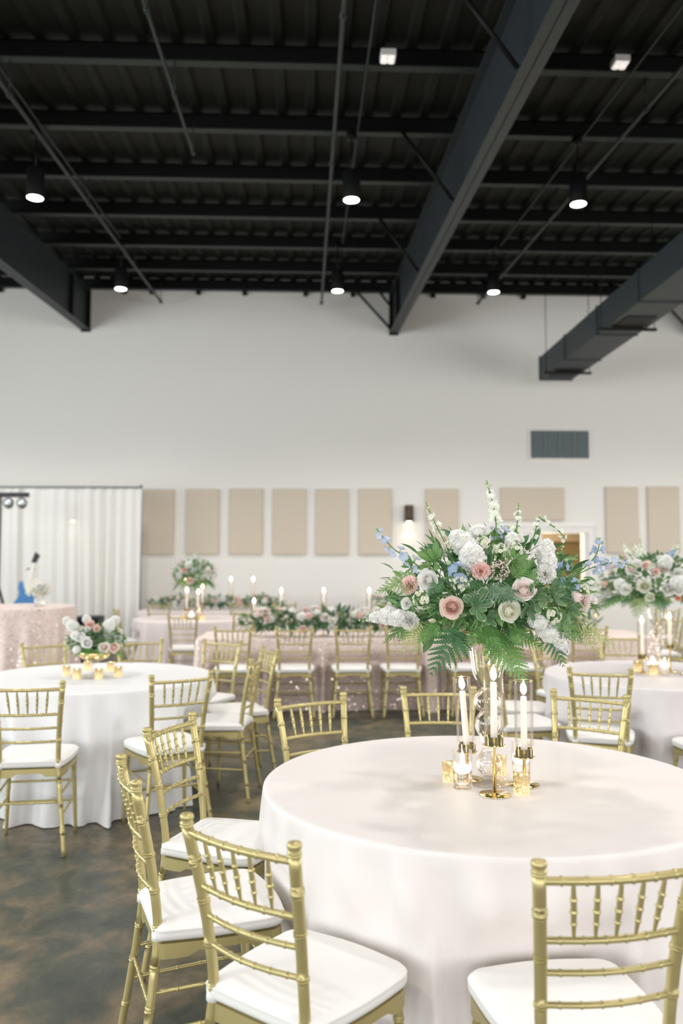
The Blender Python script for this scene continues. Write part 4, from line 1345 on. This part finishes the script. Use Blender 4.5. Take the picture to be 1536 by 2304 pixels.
# ------------------------------------------------------------------ glassware and candles
def vase(loc, label, s=1.0):
    r = empty('trumpet_vase', loc); tag(r, label, 'vase', 'tall glass vases'); r.scale = (s, s, s)
    prof = [(.004, .003), (.070, .002), (.0715, .006), (.060, .010), (.030, .016), (.021, .024), (.026, .032), (.040, .047), (.047, .064), (.046, .078), (.036, .097), (.026, .112), (.023, .128), (.026, .145),
            (.034, .165), (.044, .185), (.049, .205), (.046, .225), (.036, .243), (.030, .250), (.037, .257), (.048, .270), (.0535, .287), (.051, .303), (.040, .320), (.027, .331), (.025, .336), (.034, .348), (.048, .370), (.056, .392), (.061, .420), (.065, .450), (.070, .480), (.078, .505), (.088, .522), (.094, .532)]
    P = curve_pts([(a, 0, b) for a, b in prof], 130)
    put('glass_body', lathe(MB(), [(max(p.x, 0.0005), p.z) for p in P], 48).mesh('glass_body', M['glass']), r)
    o = put('rim', tube(MB(), [(.094 * cos(2 * pi * k / 48), .094 * sin(2 * pi * k / 48), .533) for k in range(49)], .0028, 8).mesh('rim', M['rim_gold']), r); o['label'] = 'copper coloured rim'
    return r
vase((.652, 3.02, TH), 'tall clear glass trumpet vase with bubbled stem on the blush table')
vase((2.52, 5.98, TH), 'tall clear glass trumpet vase with bubbled stem on the lilac table')
vase((-1.60, 12.1, TH), 'tall clear glass trumpet vase on the far pale pink table')

def flame_shape(mb, c, h, w, mi=0):
    lathe(mb, [(0, 0), (w * .6, h * .12), (w, h * .32), (w * .85, h * .52), (w * .45, h * .75), (w * .12, h * .93), (0, h)], 12, c, mi)
    return mb

HOLD = {}
def holder_mesh(hs):
    if hs in HOLD: return HOLD[hs]
    base = lathe(MB(), [(.0, .0), (.052, .0), (.053, .002), (.052, .004), (.010, .0055), (.007, .008), (.0, .008)], 40).mesh('base', M['mirror_gold'])
    stem = lathe(MB(), [(.0062, .006), (.0062, hs - .012), (.011, hs - .003), (.012, hs)], 16).mesh('stem', M['mirror_gold'])
    cup = lathe(MB(), [(.0, hs), (.0375, hs), (.038, hs + .0025), (.0305, hs + .0035), (.0305, hs + .031), (.0290, hs + .031), (.0288, hs + .006), (0, hs + .006)], 36).mesh('cup', M['mirror_gold'])
    tubeg = lathe(MB(), [(.0325, hs + .004), (.0327, hs + .268), (.0322, hs + .2695)][:2], 36)
    tubeg.f = [f for f in tubeg.f if len(f) == 4]; tubeg.m = tubeg.m[:len(tubeg.f)]; tubeg.sm = tubeg.sm[:len(tubeg.f)]
    tubeg = tubeg.mesh('glass_chimney', M['smoky'])
    rim = tube(MB(), [(.0327 * cos(2 * pi * k / 36), .0327 * sin(2 * pi * k / 36), hs + .268) for k in range(37)], .0010, 6).mesh('rim', M['rim_gold'])
    HOLD[hs] = (base, stem, cup, tubeg, rim)
    return HOLD[hs]
TAPER = {}
def taper_mesh(L):
    if L in TAPER: return TAPER[L]
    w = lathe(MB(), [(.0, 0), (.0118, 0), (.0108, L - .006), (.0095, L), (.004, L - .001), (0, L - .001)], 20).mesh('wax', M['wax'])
    k = tube(MB(), [(0, 0, L - .002), (.0005, 0, L + .008)], .0008, 5).mesh('wick', M['wick'])
    f = flame_shape(MB(), (.0005, 0, L + .005), .052, .0115).mesh('flame', M['flame'])
    TAPER[L] = (w, k, f)
    return TAPER[L]
def candlestick(loc, hs, L, hl, cl, grp, tilt=0.0, s=1.0):
    me = holder_mesh(hs)
    r = empty('candlestick', loc); tag(r, hl, 'candle holder', 'gold candlesticks ' + grp); r.scale = (s, s, s)
    T = Matrix.Translation((0, 0, hs + .006)) @ Matrix.Rotation(tilt, 4, 'Y') @ Matrix.Translation((0, 0, -hs - .006))
    for n, m_ in zip(('base', 'stem', 'cup'), me[:3]): put(n, m_, r)
    g = put('glass_chimney', me[3], r, T); put('rim', me[4], g)
    t = empty('taper_candle', (loc[0], loc[1], loc[2] + (hs + .007) * s)); tag(t, cl, 'candle', 'taper candles ' + grp)
    t.scale = (s, s, s); t.rotation_euler = (0, tilt * 1.0, 0)
    for n, m_ in zip(('wax', 'wick', 'flame'), taper_mesh(L)): put(n, m_, t)
    return r
GB = 'on the blush table'
candlestick((.638, 2.868, TH), .165, .205, 'taller gold candlestick with glass chimney in front of the tall vase', 'lit white taper in the taller gold candlestick before the tall vase', GB)
candlestick((.585, 3.075, TH), .098, .212, 'short gold candlestick with a leaning glass chimney behind the floating candle glass', 'lit white taper leaning inside the tilted chimney', GB, -.075)
candlestick((.771, 2.985, TH), .098, .205, 'short gold candlestick with glass chimney behind the speckled gold votive', 'lit white taper in the short candlestick behind the speckled votive', GB)

VOT = {}
def votive(loc, label, grp, s=1.0):
    if not VOT:
        VOT['cup'] = lathe(MB(), [(0, .001), (.0255, .001), (.0265, .006), (.0285, .066), (.0292, .067), (.0285, .068), (.0272, .066), (.0255, .010), (0, .009)], 28).mesh('glass_cup', M['mercury'])
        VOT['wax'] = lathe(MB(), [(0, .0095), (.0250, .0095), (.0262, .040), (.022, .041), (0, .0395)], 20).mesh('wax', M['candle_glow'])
        VOT['flame'] = flame_shape(MB(), (0, 0, .044), .024, .006).mesh('flame', M['flame'])
    r = empty('votive_candle', loc); tag(r, label, 'candle', 'gold votive candles ' + grp); r.scale = (s, s, s)
    put('glass_cup', VOT['cup'], r); put('wax', VOT['wax'], r); put('flame', VOT['flame'], r)
votive((.731, 2.870, TH), 'speckled gold votive candle on the blush table in front of the short candlestick base', GB)
votive((.517, 3.045, TH), 'gold votive candle on the blush table half behind the floating candle glass', GB)
votive((.716, 3.140, TH), 'gold votive candle on the blush table seen through the foot of the tall vase', GB)

FLO = {}
def floating(loc, label, grp, s=1.0):
    if not FLO:
        FLO['g'] = lathe(MB(), [(0, .001), (.033, .001), (.034, .004), (.034, .130)], 32)
        n = len(FLO['g'].f); keep = [i for i in range(n) if len(FLO['g'].f[i]) == 4]
        FLO['g'].f = [FLO['g'].f[i] for i in keep]; FLO['g'].m = [0] * len(keep); FLO['g'].sm = [True] * len(keep)
        FLO['g'] = FLO['g'].mesh('glass_cylinder', M['glass'])
        FLO['w'] = lathe(MB(), [(0, .012), (.031, .012), (.0315, .064), (0, .065)], 28).mesh('water', M['water'])
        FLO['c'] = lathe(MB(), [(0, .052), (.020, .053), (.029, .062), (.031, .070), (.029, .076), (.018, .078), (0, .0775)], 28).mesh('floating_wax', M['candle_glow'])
        FLO['f'] = flame_shape(MB(), (0, 0, .080), .040, .008).mesh('flame', M['flame'])
    r = empty('floating_candle_glass', loc); tag(r, label, 'candle', 'floating candles ' + grp); r.scale = (s, s, s)
    put('glass_cylinder', FLO['g'], r); put('water', FLO['w'], r); put('floating_wax', FLO['c'], r); put('flame', FLO['f'], r)
floating((.546, 2.960, TH), 'clear glass cylinder with floating candle in front of the leaning chimney', GB)
floating((.785, 3.085, TH), 'clear glass cylinder with floating candle behind the short candlestick, beside the vase foot', GB)

# lilac table candles
GL3 = 'on the lilac table'
candlestick((2.41, 5.98, TH), .10, .24, 'gold candlestick with chimney on the lilac table, on the side nearer the blush arrangement', 'lit taper on the lilac table, on the side of the trailing greenery', GL3)
candlestick((2.63, 6.02, TH), .165, .20, 'taller gold candlestick with chimney on the lilac table beside its vase', 'tall lit taper in the middle of the lilac table group', GL3)
candlestick((2.69, 5.88, TH), .10, .205, 'gold candlestick with chimney on the lilac table, front one by the photo edge', 'lit taper at the front of the lilac table group', GL3)
votive((2.44, 5.86, TH), 'gold votive candle on the lilac table before the clustered flames', GL3, 1.1)
votive((2.70, 5.80, TH), 'gold votive candle on the lilac table in front of the front candlestick', GL3)
votive((2.42, 6.10, TH), 'gold votive candle on the lilac table behind the thin candlestick', GL3)
floating((2.52, 5.86, TH), 'floating candle glass on the lilac table, brightest in the middle', GL3)
floating((2.47, 5.95, TH), 'floating candle glass on the lilac table behind the brightest one', GL3)
# pale pink far table candles
GL6 = 'on the far pale pink table'
candlestick((-1.68, 11.95, TH), .10, .22, 'gold candlestick with chimney at the far pale pink table, drape side', 'lit taper at the far pale pink table, drape side of the vase', GL6, 0, 1.15)
candlestick((-1.47, 12.02, TH), .165, .20, 'tall gold candlestick at the far pale pink table, panel side', 'highest lit taper at the far pale pink table', GL6, 0, 1.15)
candlestick((-1.51, 11.85, TH), .10, .205, 'gold candlestick in front of the vase at the far pale pink table', 'lit taper in front of the vase at the far pale pink table', GL6, 0, 1.15)
for p, l in (((-1.70, 11.80, TH), 'glowing votive on the far pale pink table, drape side'), ((-1.45, 11.78, TH), 'glowing votive on the far pale pink table, panel side'), ((-1.42, 11.66, TH), 'glowing votive at the front of the far pale pink table')):
    votive(p, l, GL6, 1.15)
floating((-1.58, 11.72, TH), 'floating candle glass at the far pale pink table', GL6)
# long table tapers
GL4 = 'along the long sequin table'
for i, (x, hs, w) in enumerate(((-.568, .165, 'at its end by the pale pink table'), (-.272, .19, 'second along the garland'), (.190, .19, 'third along the garland'), (.689, .19, 'fourth along the garland, beside the blush arrangement'), (3.20, .19, 'at its far end past the greenery'))):
    candlestick((x, 9.20, TH), hs, .24 if i else .16, 'gold candlestick in the long table garland, ' + w, 'lit taper on the long sequin table, ' + w, GL4, 0, 1.05)
GL7 = 'on the wall tables'
for x, w in ((-2.05, 'behind the far arrangement'), (-1.28, 'first past the far arrangement'), (-.905, 'second past the far arrangement'), (1.70, 'beside the pink carnation')):
    candlestick((x, 14.4, TH), .165, .25, 'gold candlestick on the wall table, ' + w, 'lit taper on the wall table, ' + w, GL7, 0, 1.15)
# white table
GL2 = 'on the white table'
for x, y, l in ((-1.67, 5.99, 'first gold votive from the drape side'), (-1.555, 5.83, 'front gold votive on the drape side of the bowl'), (-1.60, 6.28, 'rear gold votive behind the bowl foot'), (-1.405, 5.82, 'front gold votive straight below the bowl'), (-1.42, 6.22, 'rear gold votive on the chair side'), (-1.30, 5.93, 'outermost gold votive toward the edge-on chairs')):
    votive((x, y, TH), l + ', white table', GL2)
b = empty('flower_bowl', (-1.46, 5.92, TH)); tag(b, 'gold bowl on a clear glass foot holding the low arrangement', 'bowl')
put('foot', lathe(MB(), [(0, .001), (.05, .001), (.05, .006), (.02, .02), (.016, .06), (.022, .10), (.04, .112)], 28).mesh('foot', M['glass']), b)
put('bowl', lathe(MB(), [(0, .112), (.05, .113), (.085, .128), (.102, .150), (.108, .175), (.105, .176), (.097, .152), (.08, .134), (.04, .122), (0, .121)], 36).mesh('bowl', M['mirror_gold']), b)
v = empty('posy_vase', (-3.12, 10.0, 1.05)); tag(v, 'small clear glass vase on the high sequin table', 'vase')
put('glass_body', lathe(MB(), [(0, .002), (.05, .002), (.06, .03), (.062, .12)], 24).mesh('glass_body', M['glass']), v)

# ------------------------------------------------------------------ drape, stage light, guitar, speaker
d = empty('pipe_and_drape', (-4.5, 14.6, 0)); tag(d, 'tall white sheer drape hanging from a pipe across the back corner', 'drape')
rr = random.Random(5)
for pnl in range(4):
    x0 = 1.64 - (pnl + 1) * 1.05; x1 = x0 + 1.07
    vs, fs = [], []
    NX, NZ = 150, 24
    ks = [(rr.uniform(.5, 1), rr.uniform(14, 40), rr.uniform(0, 6)) for _ in range(4)]
    for j in range(NZ + 1):
        z = lerp(.01, 2.84, j / NZ); t = 1 - j / NZ
        for i in range(NX + 1):
            x = lerp(x0, x1, i / NX)
            f = sum(w * sin(k * (x + .035 * t * sin(x * 7 + pnl)) + p) for w, k, p in ks) / 2.6
            gather = .5 + .5 * t
            vs.append((x + .03 * t * sin(3 * x + pnl), -.005 * pnl % .02 + f * .075 * gather, z))
    for j in range(NZ):
        for i in range(NX):
            o = j * (NX + 1) + i
            fs.append((o, o + 1, o + NX + 2, o + NX + 1))
    put('curtain', MB().add(vs, fs).mesh('curtain', M['drape']), d)
put('crossbar', tube(MB(), [(-2.6, 0, 2.86), (1.64, 0, 2.86)], .018, 10).mesh('crossbar', M['vent']), d)
for x in (-2.58, 1.63):
    put('upright', tube(MB(), [(x, .06, 0), (x, .06, 2.91)], .022, 10).mesh('upright', M['vent']), d)

sl = empty('stage_light_stand', (-4.60, 12.8, 0)); tag(sl, 'black stage light stand with par lamps in front of the white drape', 'light stand')
put('pole', tube(MB(), [(0, 0, .1), (0, 0, 2.56)], .018, 10).mesh('pole', M['black']), sl)
put('crossbar', bbox(MB(), -.45, .42, -.035, .035, 2.545, 2.615, .006).mesh('crossbar', M['black']), sl)
for k in range(3):
    a = radians(-35 + 120 * k)
    put('leg', tube(MB(), [(0, 0, 1.22), (.62 * cos(a), .62 * sin(a), .02)], .013, 8).mesh('leg', M['black']), sl)
for x in (-.32, .125, .325):
    l = empty('par_lamp', (x, -.02, 2.44)); l.parent = sl
    del l
    mb = MB(); lathe(mb, [(.03, -.10), (.06, -.09), (.072, -.02), (.078, .05), (.074, .052)], 20)
    Mx = Matrix.Translation((x, -.02, 2.45)) @ Matrix.Rotation(radians(78), 4, 'X') @ Matrix.Rotation(radians(15), 4, 'Y')
    p = put('par_lamp', mb.mesh('par_lamp', M['black']), sl, Mx)
    put('lamp_lens', lathe(MB(), [(.0, .040), (.060, .048), (.066, .053), (0, .058)], 20).mesh('lamp_lens', M['lens']), p)
for o in [q for q in bpy.data.objects if q.type == 'EMPTY' and q.name.startswith('par_lamp')]:
    bpy.data.objects.remove(o)

# electric guitar on its stand
g = empty('electric_guitar', (-4.13, 12.55, .80)); tag(g, 'blue electric guitar with pale neck leaning before the white drape', 'guitar')
tilt = Matrix.Rotation(radians(9.5), 4, 'Y')
body = [(0, -.02), (.10, 0), (.165, .07), (.17, .15), (.125, .22), (.118, .27), (.15, .33), (.158, .40), (.13, .45), (.09, .42), (.055, .36), (-.05, .35), (-.085, .40), (-.115, .47), (-.15, .46), (-.155, .38), (-.125, .29), (-.135, .22), (-.175, .15), (-.17, .07), (-.11, .005)]
P = curve_pts([(x, 0, z) for x, z in body] + [(body[0][0], 0, body[0][1])], 80)[:-1]
vs = [(p.x, -.022, p.z) for p in P] + [(p.x, .022, p.z) for p in P]; n = len(P)
mb = MB(); mb.add(vs, [tuple(range(n)), tuple(reversed(range(n, 2 * n)))] + [(i, i + n, (i + 1) % n + n, (i + 1) % n) for i in range(n)], smooth=False)
put('body', mb.mesh('body', M['blue']), g, tilt)
nk = MB(); bbox(nk, -.032, .032, -.034, -.012, .30, .77, .006); put('neck', nk.mesh('neck', M['maple']), g, tilt)
hd = MB(); hd.add([(-.034, -.03, .77), (.034, -.03, .77), (.075, -.03, .89), (-.004, -.03, .93), (-.034, -.012, .77), (.034, -.012, .77), (.075, -.012, .89), (-.004, -.012, .93)], [(0, 1, 2, 3), (7, 6, 5, 4), (0, 4, 5, 1), (1, 5, 6, 2), (2, 6, 7, 3), (3, 7, 4, 0)], smooth=False)
h = put('headstock', hd.mesh('headstock', M['black']), g, tilt)
for k in range(5): put('tuning_peg', tube(MB(), [(.025 + .004 * k, -.02, .785 + .018 * k), (.055 + .004 * k, -.02, .785 + .018 * k)], .006, 6).mesh('tuning_peg', M['lens']), h)
st = empty('guitar_stand', (-4.15, 12.72, 0)); tag(st, 'black stand carrying the blue guitar', 'guitar stand')
put('post', tube(MB(), [(0, 0, .04), (.06, -.02, 1.50)], .014, 8).mesh('post', M['black']), st)
for k in range(3):
    a = radians(90 + 120 * k); put('leg', tube(MB(), [(0, 0, .32), (.28 * cos(a), .28 * sin(a), .01)], .011, 8).mesh('leg', M['black']), st)
put('cradle', tube(MB(), [(-.15, -.24, .77), (-.13, -.12, .77), (.02, .0, .77), (.04, -.12, .77), (.06, -.24, .77)], .012, 8).mesh('cradle', M['black']), st)
put('neck_yoke', tube(MB(), [(.02, -.10, 1.46), (.06, -.02, 1.48), (.14, -.10, 1.46)], .010, 8).mesh('neck_yoke', M['black']), st)

sp = empty('floor_speaker', (-3.44, 13.6, 0)); tag(sp, 'black boxy loudspeaker on the floor in front of the white drape', 'speaker')
put('cabinet', bbox(MB(), -.19, .19, -.19, .19, 0, .715, .012).mesh('cabinet', M['black']), sp)
put('grille', bbox(MB(), -.165, .165, -.205, -.188, .05, .67, .008).mesh('grille', M['steel']), sp)

# ------------------------------------------------------------------ daylight from unseen windows behind and left of the camera; right-wall fill added
def daylight_area(name, loc, rot, w, h, energy, color):
    o = lamp('AREA', name, loc, energy, color, shape='RECTANGLE', size=w, size_y=h)
    o.rotation_euler = rot
    return o
for x in (-6.3, -1.2, 4.0, 8.6):
    daylight_area('daylight_fill', (x, YF + .05, 2.4), (radians(90), 0, 0), 3.6, 3.6, WF, (1.0, .985, 1.0))
for y in (-4.5, .5, 5.0, 9.5):
    daylight_area('daylight_fill', (XL + .05, y, 2.9), (radians(90), 0, radians(-90)), 3.2, 3.6, WL, (.88, .98, 1.0))
for y in (-1.0, 4.5, 10.0):
    daylight_area('daylight_fill', (XR - .05, y, 2.9), (radians(90), 0, radians(90)), 3.2, 3.6, WR, (.97, 1.0, .95))  # added fill lights; no window is known on this wall
W = bpy.data.worlds.new('World'); S.world = W; W.use_nodes = True
W.node_tree.nodes['Background'].inputs[0].default_value = (.5, .55, .6, 1)
W.node_tree.nodes['Background'].inputs[1].default_value = .3

# ------------------------------------------------------------------ camera
cam = bpy.data.cameras.new('camera'); co = bpy.data.objects.new('camera', cam); COL.objects.link(co)
co.location = (0, 0, 1.546)
co.rotation_euler = (pi / 2 + .0614, 0, -.0417)
cam.sensor_fit = 'VERTICAL'; cam.sensor_height = 36.0; cam.sensor_width = 24.0
cam.lens = 1888 / 2304 * 36
cam.clip_end = 100; cam.clip_start = .05
cam.dof.use_dof = True; cam.dof.focus_distance = 2.85; cam.dof.aperture_fstop = 1.9
S.camera = co

S.view_settings.view_transform = 'Standard'
S.view_settings.look = 'None'
S.view_settings.exposure = 0.12
S.view_settings.gamma = 1.0
S.view_settings.use_curve_mapping = False
c = S.cycles
c.max_bounces = 8; c.diffuse_bounces = 6; c.glossy_bounces = 4; c.transmission_bounces = 4; c.transparent_max_bounces = 24
c.caustics_reflective = False; c.caustics_refractive = False
c.sample_clamp_indirect = 4.0; c.sample_clamp_direct = 0
c.blur_glossy = .5
